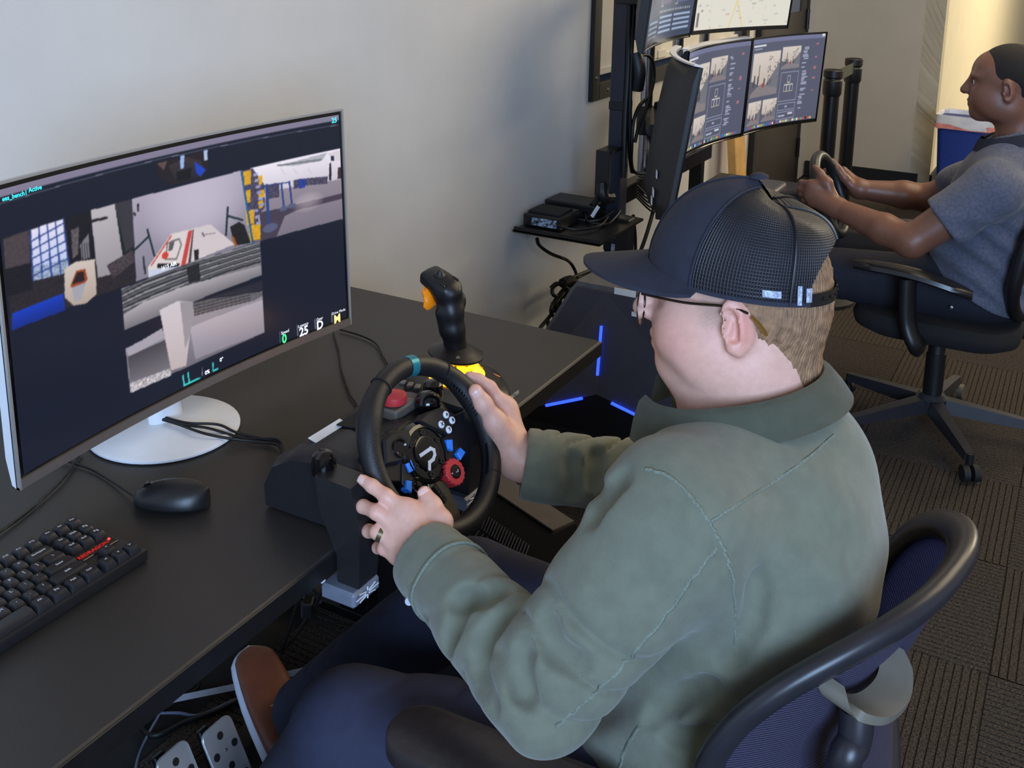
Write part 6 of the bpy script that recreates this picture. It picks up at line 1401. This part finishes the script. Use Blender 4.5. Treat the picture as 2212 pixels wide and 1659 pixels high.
hh.cap(h2.p(.05, -.09, -.030), h2.p(.05, .09, -.030), .052, .052, .006, '-'); hh.cap(h2.p(-.012, -.10, -.008), h2.p(-.012, .10, -.008), .030, .030, .006, '-')
P, F = hh.arrays(); o = link('hair', mesh_np('hair', P, F), M_crop, None, 180); attach(o, man2)
for s_ in (-1, 1):
    MB().tube(spline([h2.p(.092, s_*.014, .032), h2.p(.090, s_*.030, .038), h2.p(.080, s_*.048, .033)], 5), [.0022, .003, .0015], 6).build('eyebrow', M_crop, man2)
    MB().lathe([(0, -.004), (.006, -.003), (.0095, 0), (.006, .003), (0, .004)], 14, frame(h2.p(.0835, s_*.031, .010), z=h2.F, x=h2.R)).build('eye', pm('eye_white', (200, 190, 180), .3), man2)
    MB().lathe([(0, 0), (.0045, 0), (.003, .0015), (0, .002)], 12, frame(h2.p(.0868, s_*.031, .010), z=h2.F, x=h2.R)).build('iris', pm('iris_dark', (20, 14, 12), .2), man2)
MB().lathe([(.0105, -.002), (.0118, -.002), (.0118, .002), (.0105, .002)], 20, frame(lerp(Lm[2], LP[2], .55), z=V(LP[2])-V(Lm[2]), x=(0, 0, 1)), caps=False).build('finger_ring', pm('ring_gold', (190, 150, 60), .25, metal=.9), man2)
# polo shirt
pp = SDF((3.05, .0, .38), (3.72, .50, 1.03), .0048)
T2 = np.array((3.375, .205, .78))
pp.ell(T2, (.185, .135, .18), None, .05); pp.ell((3.385, .225, .62), (.185, .155, .17), None, .07); pp.ell((3.39, .215, .52), (.185, .155, .10), None, .06)
pp.cap(S2L+np.array((.02, 0, 0)), S2R+np.array((-.02, 0, 0)), .074, .074, .06); pp.cap(S2L+np.array((.07, -.01, .02)), N2, .058, .070, .05); pp.cap(S2R+np.array((-.07, -.01, .02)), N2, .058, .070, .05)
for a, b in ((S2L, E2L), (S2R, E2R)):
    m_ = a+(b-a)*.60; pp.cap(a, m_, .078, .072, .03); pp.cap(a+(b-a)*.54, m_+(b-a)*.02, .074, .0735, .004)
    def f(X, Y, Z, p=m_, n=(b-a)/np.linalg.norm(b-a)):
        e = (X-p[0])*n[0]+(Y-p[1])*n[1]+(Z-p[2])*n[2]; q = np.sqrt((X-p[0])**2+(Y-p[1])**2+(Z-p[2])**2); rad = np.sqrt(np.maximum(q*q-e*e, 0))
        return np.where((e > .004) & (rad < .085) & (q < .16), np.maximum(0, e)*6, 0)
    if a is S2L: pp.disp(f, m_-.17, m_+.17)
def pf(X, Y, Z):
    w_ = np.clip((.82-Z)/.12, 0, 1); s_ = np.sin(80*(Z-.55*(Y-.2))+3*np.sin(11*X)+2.2*np.sin(16*Y+1)); return .0055*w_*s_+.002*np.sin(50*X)*np.sin(44*Z+30*Y)
pp.disp(pf)
pp.cap(N2+V((0, .02, 0)), N2+V((0, .04, .1)), .060, .070, .004, '-')
pp.half((3.38, .27, .545), np.array((0, .55, -1.0)), .004)
P, F = pp.arrays(); o = link('polo_shirt', mesh_np('polo_shirt', relax(P, F, 2), F), M_polo, None, 180); attach(o, man2)
def col2(t, v):
    a = 2*math.pi*t; ca, sa = math.cos(a), math.sin(a); prof = [(0.0, 0.0), (.002, .018), (.004, .030), (.012, .033), (.022, .020), (.030, .0)]
    q = v*(len(prof)-1); i = min(int(q), len(prof)-2); f = q-i; o_ = prof[i][0]*(1-f)+prof[i+1][0]*f; z = prof[i][1]*(1-f)+prof[i+1][1]*f
    return N2+V(((.072+o_)*sa, (.076+o_)*ca+.018, .010+z-.28*((.076+o_)*ca)))
mb = MB(); g0 = D(16)/(2*math.pi); mb.grid(lambda u, v: col2(g0+(1-2*g0)*u, v), 56, 16); mb.solid(.002); mb.build('polo_collar', pm('polo_collar_dark', (62, 65, 78), .9), man2, 60)
# jeans
jj = SDF((3.10, .02, .06), (3.66, .98, .66), .006)
jj.ell((3.40, .25, .50), (.18, .18, .095), None, .03)
for hx, kx_ in ((3.32, 3.275), (3.48, 3.52)):
    jj.chain([np.array((hx, .30, .515)), np.array((kx_, .735, .515)), np.array((kx_, .86, .12))], [.095, .074, .052], .02); folds(jj, np.array((hx, .30, .515)), np.array((kx_, .735, .515)), .085, 3, .003, 4, .1, .9)
P, F = jj.arrays(); o = link('jeans', mesh_np('jeans', relax(P, F, 2), F), M_jeans, None, 180); attach(o, man2)
MB().lathe([(0, 0), (.006, 0), (.005, .002), (0, .0024)], 12, frame((3.2050,0.2824,0.4933), z=(-1, -.1, .1), x=(0, 1, 0))).build('jean_rivet', M_chrome, man2)
for kx_ in (3.275, 3.52):
    rings = []
    for t in np.linspace(0, 1, 9): rings.append([(kx_+.042*math.sqrt(max(.06, 1-abs(2*t-1)**3))*x, .80+.28*t, z*(.085-.04*t)+.004) for x, z in ((-1, 0), (1, 0), (1, .4), (.6, 1), (-.6, 1), (-1, .4))])
    MB().loft(rings).build('shoe', M_blackm, man2, 50)
